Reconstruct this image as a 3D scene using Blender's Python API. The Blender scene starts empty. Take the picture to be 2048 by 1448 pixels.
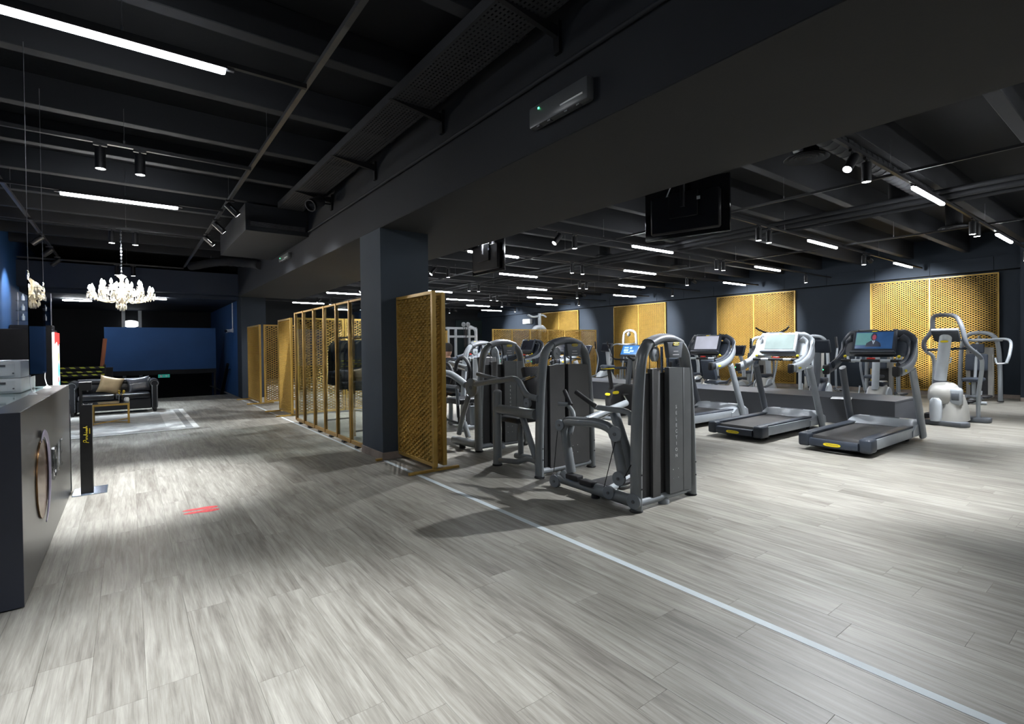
import bpy, bmesh, math, random
from mathutils import Vector, Matrix
PI = math.pi
# ------------------------------------------------------------------ camera, world, exposure
CAM = Vector((0.0, 0.0, 1.42))
YAW, PITCH, ROLL, FPX, CYP = 0.64706, -0.010689, -0.011241, 1015.6, 703.2
_f = Vector((math.sin(YAW)*math.cos(PITCH), math.cos(YAW)*math.cos(PITCH), math.sin(PITCH)))
_r = Vector((math.cos(YAW), -math.sin(YAW), 0.0)); _u = _r.cross(_f)
CR = _r*math.cos(ROLL) + _u*math.sin(ROLL)
CU = _u*math.cos(ROLL) - _r*math.sin(ROLL)
CF = _f
SC = bpy.context.scene
cd = bpy.data.cameras.new('camera'); camo = bpy.data.objects.new('camera', cd); SC.collection.objects.link(camo)
m = Matrix((CR, CU, -CF)).transposed().to_4x4(); m.translation = CAM; camo.matrix_world = m
cd.sensor_width = 36; cd.lens = 36*FPX/2048; cd.shift_y = -(724-CYP)/2048; cd.clip_start = 0.05; cd.clip_end = 100
SC.camera = camo
W = bpy.data.worlds.new('world'); SC.world = W; W.use_nodes = True
W.node_tree.nodes['Background'].inputs[0].default_value = (0.012, 0.013, 0.016, 1)
W.node_tree.nodes['Background'].inputs[1].default_value = 1.0
vs = SC.view_settings; vs.view_transform = 'Standard'; vs.look = 'None'; vs.gamma = 1.0; vs.exposure = 1.55; vs.use_curve_mapping = False
SPOT_W, TUBE_E = 122.0, 36.0        # lamp strengths, used by the fixtures' own builders

cy = SC.cycles; cy.max_bounces = 5; cy.diffuse_bounces = 3; cy.glossy_bounces = 2; cy.transmission_bounces = 4; cy.transparent_max_bounces = 12
cy.caustics_reflective = False; cy.caustics_refractive = False; cy.use_adaptive_sampling = True; cy.adaptive_threshold = 0.05; cy.sample_clamp_indirect = 4.0
# a pixel of the 2048x1448 frame gives a direction; a known plane gives the distance
def ray(x, y): return CF + CR*((x-1024)/FPX) - CU*((y-CYP)/FPX)
def pz(x, y, z=0.0): d = ray(x, y); return CAM + d*((z-CAM.z)/d.z)
def px(x, y, X): d = ray(x, y); return CAM + d*(X/d.x)
def py(x, y, Y): d = ray(x, y); return CAM + d*(Y/d.y)
# ------------------------------------------------------------------ helpers
C = SC.collection
def V(*a): return Vector(a[0] if len(a) == 1 else a)
class B:
    def __init__(s): s.bm = bmesh.new()
    def _tf(s, vs, mtx):
        for v in vs: v.co = mtx @ v.co
    def box(s, c, size, bev=0.0, rot=None, seg=1):
        r = bmesh.ops.create_cube(s.bm, size=1.0); vs = r['verts']
        for v in vs: v.co = Vector((v.co.x*size[0], v.co.y*size[1], v.co.z*size[2]))
        if bev > 0:
            es = list({e for v in vs for e in v.link_edges})
            rr = bmesh.ops.bevel(s.bm, geom=es, offset=bev, segments=seg, profile=0.5, affect='EDGES')
            vs = list({v for f in rr['faces'] for v in f.verts} | {v for v in vs if v.is_valid})
        mt = Matrix.Translation(Vector(c))
        if rot is not None: mt = mt @ rot.to_4x4()
        s._tf(vs, mt); return s
    def bb(s, a, b, bev=0.0, seg=1):
        a, b = Vector(a), Vector(b)
        return s.box((a+b)/2, [abs(b[i]-a[i]) for i in range(3)], bev, None, seg)
    def ring(s, pts): return [s.bm.verts.new(p) for p in pts]
    def skin(s, rings, cap=True, close=True):
        n = len(rings[0])
        for a, b in zip(rings, rings[1:]):
            for i in range(n if close else n-1):
                j = (i+1) % n
                try: s.bm.faces.new((a[i], a[j], b[j], b[i]))
                except ValueError: pass
        if cap and close:
            for r_, fl in ((rings[0], True), (rings[-1], False)):
                try: s.bm.faces.new(list(reversed(r_)) if fl else r_)
                except ValueError: pass
        return s
    def tube(s, pts, r, n=10, rb=None, up=None, fil=0.0, cap=True, closed=False):
        """r radius (or list); rb second half-axis (ellipse, measured along `up`)"""
        pts = [Vector(p) for p in pts]
        if fil > 0: pts = fillet(pts, fil)
        rs = r if isinstance(r, (list, tuple)) else [r]*len(pts)
        if len(rs) != len(pts): rs = [rs[0] + (rs[-1]-rs[0])*i/(len(pts)-1) for i in range(len(pts))]
        rings = []; u = None
        for i, p in enumerate(pts):
            a = pts[max(i-1, 0)]; b = pts[min(i+1, len(pts)-1)]
            if closed: a = pts[i-1]; b = pts[(i+1) % len(pts)]
            t = (b-a).normalized()
            if up is not None: u = Vector(up)
            elif u is None: u = Vector((0, 0, 1)) if abs(t.z) < 0.9 else Vector((1, 0, 0))
            u = (u - t*u.dot(t))
            if u.length < 1e-5: u = t.orthogonal()
            u.normalize(); w = t.cross(u)
            ra = rs[i]; rbb = ra if rb is None else rb*(ra/rs[0] if rs[0] else 1)
            rings.append(s.ring([p + w*(math.cos(k*2*PI/n)*ra) + u*(math.sin(k*2*PI/n)*rbb) for k in range(n)]))
        if closed: rings.append(rings[0]); cap = False
        return s.skin(rings, cap)
    def cyl(s, p0, p1, r0, r1=None, n=18):
        r1 = r0 if r1 is None else r1
        p0, p1 = Vector(p0), Vector(p1); t = (p1-p0).normalized(); u = t.orthogonal().normalized(); w = t.cross(u)
        return s.skin([s.ring([p + (u*math.cos(k*2*PI/n) + w*math.sin(k*2*PI/n))*rr for k in range(n)]) for p, rr in ((p0, r0), (p1, r1))])
    def lathe(s, prof, c=(0, 0, 0), ax=(0, 0, 1), n=20):
        """prof: list of (r, h) along axis"""
        t = Vector(ax).normalized(); u = t.orthogonal().normalized(); w = t.cross(u); c = Vector(c)
        return s.skin([s.ring([c + t*h + (u*math.cos(k*2*PI/n) + w*math.sin(k*2*PI/n))*max(rr, 1e-4) for k in range(n)]) for rr, h in prof])
    def prism(s, poly, o, ux, uy, d, bev=0.0, seg=2):
        """polygon (a,b) in plane o + a*ux + b*uy, extruded by vector d"""
        o, ux, uy, d = Vector(o), Vector(ux), Vector(uy), Vector(d)
        a = s.ring([o + ux*p[0] + uy*p[1] for p in poly]); b = s.ring([v.co + d for v in a])
        n0 = len(s.bm.faces); s.skin([a, b])
        if bev > 0:
            es = list({e for v in a+b for e in v.link_edges if (e.verts[0] in a) == (e.verts[1] in a)})
            bmesh.ops.bevel(s.bm, geom=es, offset=bev, segments=seg, profile=0.5, affect='EDGES', clamp_overlap=True)
        return s
    def ell(s, c, r, n=14, m_=9, rot=None, e=1.0):
        c = Vector(c); rings = []
        def sp(v, e): return math.copysign(abs(v)**e, v)
        for i in range(m_+1):
            th = -PI/2 + PI*i/m_; ct = max(sp(math.cos(th), e), 0.002)
            ps = []
            for k in range(n):
                a = 2*PI*k/n
                p = Vector((r[0]*ct*sp(math.cos(a), e), r[1]*ct*sp(math.sin(a), e), r[2]*sp(math.sin(th), e)))
                if rot is not None: p = rot @ p
                ps.append(c+p)
            rings.append(s.ring(ps))
        return s.skin(rings)
    def quad(s, *p):
        s.bm.faces.new([s.bm.verts.new(Vector(q)) for q in p]); return s
    def loft(s, secs, cap=True): return s.skin([s.ring([Vector(p) for p in q]) for q in secs], cap)
def fillet(pts, rad, seg=5):
    out = [pts[0]]
    for i in range(1, len(pts)-1):
        a, p, b = pts[i-1], pts[i], pts[i+1]
        d1, d2 = (a-p), (b-p); l = min(rad, d1.length*0.49, d2.length*0.49)
        q1, q2 = p + d1.normalized()*l, p + d2.normalized()*l
        for k in range(seg+1):
            t = k/seg; out.append(q1*(1-t)**2 + p*2*t*(1-t) + q2*t*t)
    out.append(pts[-1]); return out
def cat(pts, k=6):
    """Catmull-Rom through the points"""
    P = [Vector(p) for p in pts]; Q = [P[0]*2-P[1]] + P + [P[-1]*2-P[-2]]; out = []
    for i in range(1, len(Q)-2):
        for j in range(k):
            t = j/k; a, b, c, d = Q[i-1:i+3]
            out.append(0.5*((2*b) + (c-a)*t + (2*a-5*b+4*c-d)*t*t + (3*b-a-3*c+d)*t**3))
    out.append(P[-1]); return out
TH = {}
def mtx_of(o): return TH.get(o.name, Matrix.Identity(4))
def obj(name, b, mat, parent=None, world=False, sharp=0.7, flat=False):
    me = bpy.data.meshes.new(name)
    if isinstance(b, B):
        bmesh.ops.recalc_face_normals(b.bm, faces=b.bm.faces[:])
        b.bm.to_mesh(me); b.bm.free()
    else: me = b
    o = bpy.data.objects.new(name, me); C.objects.link(o)
    M_ = Matrix.Identity(4)
    if parent is not None:
        o.parent = parent; M_ = mtx_of(parent)
        if world and M_ != Matrix.Identity(4): me.transform(M_.inverted())
    TH[o.name] = M_
    me.materials.append(MT[mat] if isinstance(mat, str) else mat)
    if not flat:
        me.shade_smooth(); me.set_sharp_from_angle(angle=sharp)
    return o
def thing(name, label, cat_, loc=(0, 0, 0), rz=0.0, group=None):
    o = bpy.data.objects.new(name, None); C.objects.link(o); o.empty_display_size = 0.1
    o.location = Vector(loc); o.rotation_euler = (0, 0, rz)
    TH[o.name] = Matrix.Translation(Vector(loc)) @ Matrix.Rotation(rz, 4, 'Z')
    return tag(o, label, cat_, group)
def tag(o, label, cat_, group=None):
    o['label'] = label; o['category'] = cat_
    if group: o['group'] = group
    return o
def rebase(o, loc):
    """give a single-mesh thing an origin of its own"""
    o.data.transform(Matrix.Translation(-Vector(loc))); o.location = Vector(loc); return o
def struct(o): o['kind'] = 'structure'; return o
def stuff(o): o['kind'] = 'stuff'; return o
def dup(root, loc=None, rz=None, label=None, parent=None):
    r = root.copy(); C.objects.link(r)
    if parent is not None: r.parent = parent
    if loc is not None: r.location = Vector(loc)
    if rz is not None: r.rotation_euler = (0, 0, rz)
    if label: r['label'] = label
    if r.parent is None:
        TH[r.name] = Matrix.Translation(r.location) @ Matrix.Rotation(r.rotation_euler[2], 4, 'Z')
    for ch in list(root.children): dup(ch, parent=r)
    return r
def text(name, s, size, mat, parent, o, ux, uy, depth=0.002, align='CENTER', world=False, shear=0.0, spacing=1.0):
    cu = bpy.data.curves.new(name, 'FONT'); cu.body = s; cu.size = size; cu.extrude = depth; cu.align_x = align; cu.align_y = 'CENTER'
    cu.shear = shear; cu.space_character = spacing; cu.resolution_u = 3
    tmp = bpy.data.objects.new(name+'_tmp', cu); C.objects.link(tmp)
    bpy.context.view_layer.update()
    me = bpy.data.meshes.new_from_object(tmp); bpy.data.objects.remove(tmp); bpy.data.curves.remove(cu)
    ux, uy = Vector(ux).normalized(), Vector(uy).normalized(); n = ux.cross(uy)
    M_ = Matrix((ux, uy, n)).transposed().to_4x4(); M_.translation = Vector(o); me.transform(M_)
    me.name = name; me.materials.clear()
    return obj(name, me, mat, parent, world, flat=True)
# ------------------------------------------------------------------ materials
MT = {}
def pm(name, col, rough=0.5, metal=0.0, var=0.12, scale=6.0, bump=0.0, bscale=None, spec=0.5, emit=None, es=0.0, trans=0.0, ior=1.45, alpha=1.0, coat=0.0, stretch=None):
    m = bpy.data.materials.new(name); m.use_nodes = True; nt = m.node_tree; N = nt.nodes; L = nt.links
    b = N['Principled BSDF']; tc = N.new('ShaderNodeTexCoord'); co = tc.outputs['Object']
    if stretch:
        mp = N.new('ShaderNodeMapping'); mp.inputs['Scale'].default_value = stretch; L.new(co, mp.inputs[0]); co = mp.outputs[0]
    nz = N.new('ShaderNodeTexNoise'); nz.inputs['Scale'].default_value = scale; nz.inputs['Detail'].default_value = 4; L.new(co, nz.inputs['Vector'])
    rp = N.new('ShaderNodeValToRGB'); L.new(nz.outputs[0], rp.inputs[0])
    rp.color_ramp.elements[0].position = 0.3; rp.color_ramp.elements[1].position = 0.7
    rp.color_ramp.elements[0].color = [c*(1-var) for c in col[:3]]+[1]; rp.color_ramp.elements[1].color = [min(c*(1+var), 1) for c in col[:3]]+[1]
    L.new(rp.outputs[0], b.inputs['Base Color'])
    b.inputs['Roughness'].default_value = rough; b.inputs['Metallic'].default_value = metal
    b.inputs['Specular IOR Level'].default_value = spec; b.inputs['IOR'].default_value = ior
    if coat: b.inputs['Coat Weight'].default_value = coat; b.inputs['Coat Roughness'].default_value = 0.1
    if trans: b.inputs['Transmission Weight'].default_value = trans
    if alpha < 1: b.inputs['Alpha'].default_value = alpha
    if emit: b.inputs['Emission Color'].default_value = list(emit)+[1]; b.inputs['Emission Strength'].default_value = es
    if bump:
        n2 = N.new('ShaderNodeTexNoise'); n2.inputs['Scale'].default_value = bscale or scale*8; n2.inputs['Detail'].default_value = 5; L.new(co, n2.inputs['Vector'])
        bp = N.new('ShaderNodeBump'); bp.inputs['Strength'].default_value = bump; bp.inputs['Distance'].default_value = 0.01; L.new(n2.outputs[0], bp.inputs['Height']); L.new(bp.outputs[0], b.inputs['Normal'])
    MT[name] = m; return m
pm('ceiling_black', (0.0042, 0.0046, 0.006), 0.9, bump=0.1, scale=2)
pm('joist_grey', (0.011, 0.012, 0.015), 0.8, scale=1.5)  # paler than the slab: light bounced off the floor put into the colour
pm('beam_navy', (0.0085, 0.010, 0.0135), 0.75, bump=0.08, scale=1.2, bscale=40)
pm('soffit_grey', (0.013, 0.013, 0.0135), 0.8, bump=0.06, scale=1.2, bscale=40)
pm('column_navy', (0.042, 0.056, 0.074), 0.75, bump=0.08, scale=1.5, bscale=40)
pm('wall_navy', (0.015, 0.023, 0.035), 0.75, bump=0.05, scale=1.0, bscale=30)
pm('wall_blue', (0.014, 0.066, 0.195), 0.7, bump=0.05, scale=1.0, bscale=30)
pm('beam_blue', (0.014, 0.022, 0.042), 0.75, bump=0.05, scale=1.0, bscale=30)
pm('dark_wall', (0.006, 0.007, 0.009), 0.8, scale=1.0)
pm('wall_green', (0.012, 0.020, 0.020), 0.3, scale=1.0)
pm('skirting', (0.28, 0.23, 0.20), 0.6, var=0.25, scale=5)
pm('black_metal', (0.012, 0.012, 0.014), 0.45, metal=0.3)
pm('steel', (0.45, 0.46, 0.48), 0.3, metal=0.9)
pm('chrome', (0.75, 0.76, 0.78), 0.12, metal=1.0)
pm('galv', (0.16, 0.16, 0.17), 0.5, metal=0.7, var=0.3)
pm('gold', (0.44, 0.275, 0.060), 0.36, metal=0.15, var=0.08)
pm('gold_mesh', (0.52, 0.335, 0.085), 0.30, metal=0.32, var=0.08)
pm('bronze_frame', (0.33, 0.19, 0.05), 0.38, metal=0.15)
pm('tape_white', (0.54, 0.60, 0.63), 0.6, var=0.1, scale=3)
pm('tube_light', (1, 1, 1), 0.4, emit=(0.92, 0.96, 1.0), es=TUBE_E)
pm('lens_light', (1, 1, 1), 0.4, emit=(0.95, 0.97, 1.0), es=22)
pm('frame_grey', (0.20, 0.215, 0.225), 0.33, metal=0.1, var=0.06, coat=0.35)
pm('shroud', (0.054, 0.054, 0.055), 0.45, metal=0.05, var=0.08)
pm('shroud_light', (0.082, 0.087, 0.090), 0.42, metal=0.05, var=0.08)
pm('pulley', (0.22, 0.24, 0.26), 0.4, var=0.06)
pm('rubber', (0.014, 0.014, 0.016), 0.6, bump=0.05)
pm('pad_black', (0.020, 0.021, 0.024), 0.42, bump=0.12, scale=8, bscale=120)
pm('pad_navy', (0.048, 0.060, 0.082), 0.45, bump=0.10, scale=8, bscale=120)
pm('silver', (0.34, 0.37, 0.40), 0.34, metal=0.15, var=0.05)
pm('silver_light', (0.52, 0.56, 0.60), 0.32, metal=0.1, var=0.05)
pm('silver_warm', (0.38, 0.375, 0.35), 0.36, metal=0.15, var=0.05)
pm('plastic_dark', (0.030, 0.037, 0.050), 0.36, var=0.08)
pm('plastic_grey', (0.105, 0.115, 0.130), 0.42, var=0.06)
pm('belt', (0.028, 0.027, 0.027), 0.55, var=0.35, scale=3, bump=0.06, bscale=200)
pm('yellow', (0.75, 0.60, 0.02), 0.45, var=0.05)
pm('red', (0.60, 0.03, 0.02), 0.45)
pm('white', (0.82, 0.83, 0.84), 0.45, var=0.04)
pm('white_text', (0.55, 0.56, 0.57), 0.5, var=0.02)
pm('black_gloss', (0.008, 0.008, 0.010), 0.12, var=0.1, coat=0.3)
pm('desk_navy', (0.026, 0.030, 0.044), 0.5, var=0.06)
pm('podium', (0.058, 0.062, 0.072), 0.42, var=0.06, scale=3)
pm('leather', (0.010, 0.011, 0.014), 0.28, bump=0.15, scale=10, bscale=90)
pm('gold_leaf', (0.62, 0.42, 0.08), 0.4, metal=0.5)
pm('glass_clear', (0.92, 0.96, 0.95), 0.02, trans=1.0, ior=1.15, var=0.01)
pm('green_led', (0.0, 0.4, 0.1), 0.4, emit=(0.05, 1.0, 0.3), es=3)
# ------------------------------------------------------------------ floor of wood planks
def wood():
    m = bpy.data.materials.new('wood_planks'); m.use_nodes = True; nt = m.node_tree; N = nt.nodes; L = nt.links; b = N['Principled BSDF']
    tc = N.new('ShaderNodeTexCoord'); at = N.new('ShaderNodeAttribute'); at.attribute_name = 'tone'
    cx = N.new('ShaderNodeCombineXYZ')
    mu = N.new('ShaderNodeMath'); mu.operation = 'MULTIPLY'; mu.inputs[1].default_value = 37.0; L.new(at.outputs['Fac'], mu.inputs[0]); L.new(mu.outputs[0], cx.inputs[1]); L.new(mu.outputs[0], cx.inputs[2])
    ad = N.new('ShaderNodeVectorMath'); ad.operation = 'ADD'; L.new(tc.outputs['Object'], ad.inputs[0]); L.new(cx.outputs[0], ad.inputs[1])
    def noise(sc, stretch, det=6, dist=0.0):
        mp = N.new('ShaderNodeMapping'); mp.inputs['Scale'].default_value = stretch; L.new(ad.outputs[0], mp.inputs[0])
        z = N.new('ShaderNodeTexNoise'); z.inputs['Scale'].default_value = sc; z.inputs['Detail'].default_value = det; z.inputs['Roughness'].default_value = 0.62; z.inputs['Distortion'].default_value = dist
        L.new(mp.outputs[0], z.inputs['Vector']); return z.outputs[0]
    g1 = noise(3.2, (9, 0.55, 1), 8, 0.6); g2 = noise(26, (7, 0.22, 1), 5); g3 = noise(1.3, (1.5, 0.6, 1), 3)
    def mth(op, a, c): 
        k = N.new('ShaderNodeMath'); k.operation = op
        for i, q in enumerate((a, c)):
            if isinstance(q, (int, float)): k.inputs[i].default_value = q
            else: L.new(q, k.inputs[i])
        return k.outputs[0]
    s = mth('ADD', mth('MULTIPLY', g1, 0.55), mth('ADD', mth('MULTIPLY', g2, 0.25), mth('MULTIPLY', g3, 0.35)))
    s = mth('ADD', s, mth('MULTIPLY', mth('SUBTRACT', at.outputs['Fac'], 0.5), 0.035))
    rp = N.new('ShaderNodeValToRGB'); L.new(s, rp.inputs[0]); e = rp.color_ramp.elements
    e[0].position = 0.40; e[0].color = (0.100, 0.089, 0.075, 1); e[1].position = 0.76; e[1].color = (0.385, 0.372, 0.330, 1)
    k = rp.color_ramp.elements.new(0.56); k.color = (0.222, 0.211, 0.182, 1)
    L.new(rp.outputs[0], b.inputs['Base Color'])
    b.inputs['Roughness'].default_value = 0.46; b.inputs['Specular IOR Level'].default_value = 0.42
    bp = N.new('ShaderNodeBump'); bp.inputs['Strength'].default_value = 0.10; bp.inputs['Distance'].default_value = 0.004; L.new(g2, bp.inputs['Height']); L.new(bp.outputs[0], b.inputs['Normal'])
    MT['wood'] = m
wood()
pm('subfloor', (0.06, 0.05, 0.042), 0.9)
def proj(p):
    v = Vector(p)-CAM; z = v.dot(CF)
    return None if z < 0.2 else (1024+FPX*v.dot(CR)/z, CYP-FPX*v.dot(CU)/z)
FX0, FX1, FY0, FY1, LY1 = -2.05, 17.3, -4.6, 26.0, 18.25
b = B(); b.bb((FX0, FY0, -0.12), (2.60, LY1, -0.004)); b.bb((2.60, FY0, -0.12), (FX1, FY1, -0.004))
floor = struct(obj('floor', b, 'subfloor', flat=True))
random.seed(5); PW, PL = 0.19, 1.22; planks = []
i = 0; x = FX0
while x < FX1-0.02:
    x1 = min(x+PW, FX1); ymax = LY1 if x1 <= 2.61 else FY1
    y = FY0 - random.random()*PL
    while y < ymax:
        y0, y1 = max(y, FY0), min(y+PL, ymax)
        if y1-y0 > 0.02:
            pts = [proj((a, c, 0)) for a in (x, x1) for c in (y0, y1)]; area = 0
            if all(pts):
                xs = [min(max(p[0], 0), 2048) for p in pts]; ys = [min(max(p[1], 0), 1448) for p in pts]
                q = [(xs[k], ys[k]) for k in (0, 1, 3, 2)]
                area = abs(sum(q[k][0]*q[(k+1) % 4][1]-q[(k+1) % 4][0]*q[k][1] for k in range(4)))/2
            planks.append((area, x, x1, y0, y1, random.random()))
        y += PL
    x = x1
planks.sort(key=lambda t: -t[0]); G_ = 0.0004
def plank_mesh(lst):
    vs, fs, tn = [], [], []
    for _, a, c, y0, y1, t in lst:
        a, c, y0, y1 = a+G_, c-G_, y0+G_, y1-G_; k = len(vs); h = 0.0007
        vs += [(a, y0, -0.004), (c, y0, -0.004), (c, y1, -0.004), (a, y1, -0.004), (a, y0, -h*0.5), (c, y0, -h*0.5), (c, y1, -h*0.5), (a, y1, -h*0.5), (a+h, y0+h, 0), (c-h, y0+h, 0), (c-h, y1-h, 0), (a+h, y1-h, 0)]
        f = [(k+8, k+9, k+10, k+11)]
        for u in (0, 4):
            for j in range(4): f.append((k+u+j, k+u+(j+1) % 4, k+u+4+(j+1) % 4, k+u+4+j))
        fs += f; tn += [t]*len(f)
    me = bpy.data.meshes.new('plank'); me.from_pydata(vs, [], fs); at = me.attributes.new('tone', 'FLOAT', 'FACE'); at.data.foreach_set('value', tn); me.update(); return me
for p in planks[:300]: obj('plank', plank_mesh([p]), 'wood', floor, flat=True)
stuff(obj('planks', plank_mesh(planks[300:]), 'wood', floor, flat=True))

# ------------------------------------------------------------------ ceilings, walls, beams, columns
ZS, ZJ, ZJL = 4.15, 3.70, 3.85                                  # slab and joist undersides
b = B(); b.bb((FX0-0.2, FY0, ZS), (FX1+0.2, FY1, ZS+0.15)); ceil_ = struct(obj('ceiling', b, 'ceiling_black', flat=True))
BX0, BX1, BZ = 2.54, 4.19, 2.93
def joists(xa, xb, ys, zlo=ZJ, w=0.13):
    for yy in ys:
        bb = B(); bb.bb((xa, yy-w/2, zlo), (xb, yy+w/2, ZS), 0.006); obj('joist', bb, 'joist_grey', ceil_, flat=True)
joists(FX0, BX0-0.001, [5.64+1.236*k for k in range(-8, 9)], ZJL)
joists(BX1+0.001, 17.28, [4.55+1.16*k for k in range(-7, 19)])
b = B(); b.bb((BX0, FY0, BZ), (BX1, 16.33, ZS)); struct(obj('trim_1', b, 'beam_navy', flat=True))
# underside lining of the wide beam
b = B(); b.bb((BX0+0.004, FY0, BZ-0.006), (BX1-0.004, 16.33, BZ+0.002)); struct(obj('trim_2', b, 'soffit_grey', flat=True))
b = B(); b.bb((BX0, 6.08, 0.0), (3.21, 6.77, BZ-0.006)); struct(obj('column', b, 'column_navy', flat=True))
b = B(); b.bb((BX0-0.014, 6.066, 0.0), (3.224, 6.784, 0.095), 0.004); struct(obj('baseboard_column', b, 'skirting', flat=True))
b = B(); b.bb((2.60, 16.33, 0.0), (3.25, 17.0, ZS)); struct(obj('column', b, 'wall_navy', flat=True))
# gym side: far wall, long wall with its upper casing
b = B(); b.bb((17.30, FY0, 0), (17.45, FY1, ZS)); struct(obj('wall_right', b, 'wall_navy', flat=True))
b = B(); b.bb((17.24, FY0, 0), (17.299, FY1, 0.09)); struct(obj('baseboard_right', b, 'skirting', flat=True))
cas = struct(obj('trim_3', B().bb((17.06, FY0, 3.17), (17.299, FY1, 3.50)), 'dark_wall', flat=True))
yy = 2.83-1.25*6
while yy < FY1-0.1:
    y1 = min(yy+1.25, FY1)
    obj('casing_panel', B().bb((17.045, max(yy, FY0)+0.004, 3.165), (17.061, y1-0.004, 3.505), 0.002), 'wall_navy', cas, flat=True); yy += 1.25
b = B(); b.bb((16.60, -1.2, 0), (17.30, 2.30, 3.7)); struct(obj('column', b, 'wall_navy', flat=True))
b = B(); b.bb((16.585, -1.21, 0), (16.601, 2.312, 0.09)).bb((16.585, 2.299, 0), (17.24, 2.313, 0.09)); struct(obj('baseboard_front', b, 'skirting', flat=True))
b = B(); b.bb((2.6, FY1, 0), (17.45, FY1+0.15, ZS)); struct(obj('wall_back', b, 'dark_wall', flat=True))
b = B(); b.bb((FX0-0.2, FY0-0.15, 0), (17.45, FY0, ZS)); struct(obj('wall_front', b, 'wall_navy', flat=True))
# lounge side: left wall with soffit, far cross beam, lower ceiling and dark stair hall behind
b = B(); b.bb((FX0-0.2, FY0, -1.6), (FX0, 23.0, ZS)); struct(obj('wall_left', b, 'wall_blue', flat=True))
b = B(); b.bb((FX0+0.001, 16.33, 2.96), (2.60, 16.75, 3.56)); struct(obj('trim_4', b, 'beam_blue', flat=True))
b = B(); b.bb((FX0, 16.75, 2.86), (2.60, 23.0, 2.96)); struct(obj('ceiling_hall', b, 'beam_blue', flat=True))
b = B(); b.bb((2.60, 17.0, -1.6), (2.75, 23.0, 2.96)); struct(obj('wall_hall', b, 'wall_blue', flat=True))
b = B(); b.bb((FX0, 23.0, -1.6), (2.75, 23.15, 2.96)); struct(obj('wall_far', b, 'dark_wall', flat=True))
b = B(); b.bb((FX0, LY1, -1.6), (2.6, 23.0, -1.5)); struct(obj('floor_stairwell', b, 'dark_wall', flat=True))
b = B(); b.bb((FX0, LY1-0.06, -1.5), (2.6, LY1-0.002, -0.122)); struct(obj('wall_stairwell', b, 'dark_wall', flat=True))
b = B(); b.bb((2.60, 16.75, 2.965), (2.75, 23.1, ZS)).bb((FX0, 23.0, 2.965), (2.6, 23.1, ZS)); struct(obj('wall_void', b, 'dark_wall', flat=True))
# white tape line on the floor
tp = obj('floor_tape', B().bb((2.525, 0.05, 0.0), (2.575, 6.06, 0.0012)), 'tape_white', flat=True); tag(tp, 'thin white tape line running along the wood floor under the wide beam', 'tape')
tp = obj('floor_tape', B().bb((2.50, 6.79, 0.0), (2.535, 16.3, 0.0012)), 'tape_white', flat=True); tag(tp, 'thin white tape strip along the foot of the glass partition', 'tape')
# ------------------------------------------------------------------ ceiling rails, tubes and spots
ZT, ZL = 3.34, 3.46                                             # rail height (top of fixtures)
def rail(name, p0, p1, label, group, w=0.036, h=0.034, wires=(), mat='black_metal', ztop=ZJ):
    p0, p1 = Vector(p0), Vector(p1); t = thing(name, label, 'rail', p0, 0, group)
    lo = Vector((min(p0.x, p1.x), min(p0.y, p1.y), p0.z)); hi = Vector((max(p0.x, p1.x), max(p0.y, p1.y), p0.z+h))
    if abs(p1.x-p0.x) > abs(p1.y-p0.y): lo.y -= w/2; hi.y += w/2
    else: lo.x -= w/2; hi.x += w/2
    obj('rail_profile', B().bb(lo, hi), mat, t, True, flat=True)
    for q in wires:
        q = Vector(q); o = obj('suspension_wire', B().cyl((q.x, q.y, p0.z+h), (q.x, q.y, ztop), 0.0025, n=5), 'galv', t, True)
        obj('hook', B().cyl((q.x, q.y, p0.z+h), (q.x, q.y, p0.z+h+0.035), 0.008, n=8), 'galv', o, True)
    return t
def tube_light(x0, x1, y, z=3.30, label='', group=''):
    t = thing('tube_light', label, 'light', ((x0+x1)/2, y, z), 0, group)
    obj('housing', B().bb((x0-x1, -0.024, 0.018), (x1-x0, 0.024, 0.036)) if False else B().bb(((x0-x1)/2-0.01, -0.026, 0.016), ((x1-x0)/2+0.01, 0.026, 0.038)), 'black_metal', t, flat=True)
    obj('diffuser', B().box((0, 0, 0.0), (x1-x0, 0.05, 0.036), 0.012, None, 2), 'tube_light', t)
    for s in (-1, 1): obj('end_cap', B().box((s*((x1-x0)/2+0.03), 0, 0.024), (0.05, 0.03, 0.02)), 'black_metal', t, flat=True)
    return t
SPOTS = []
def spot_lamp(parent, loc, d, W_, ang, blend=0.75, col=(0.93, 0.96, 1.0)):
    l = bpy.data.lights.new('spot', 'SPOT'); l.energy = W_; l.spot_size = math.radians(ang); l.spot_blend = blend; l.shadow_soft_size = 0.035; l.color = col
    o = bpy.data.objects.new('spot_beam', l); C.objects.link(o); o.parent = parent; o.location = Vector(loc)
    o.rotation_mode = 'QUATERNION'; o.rotation_quaternion = Vector(d).to_track_quat('-Z', 'Y'); return o
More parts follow.
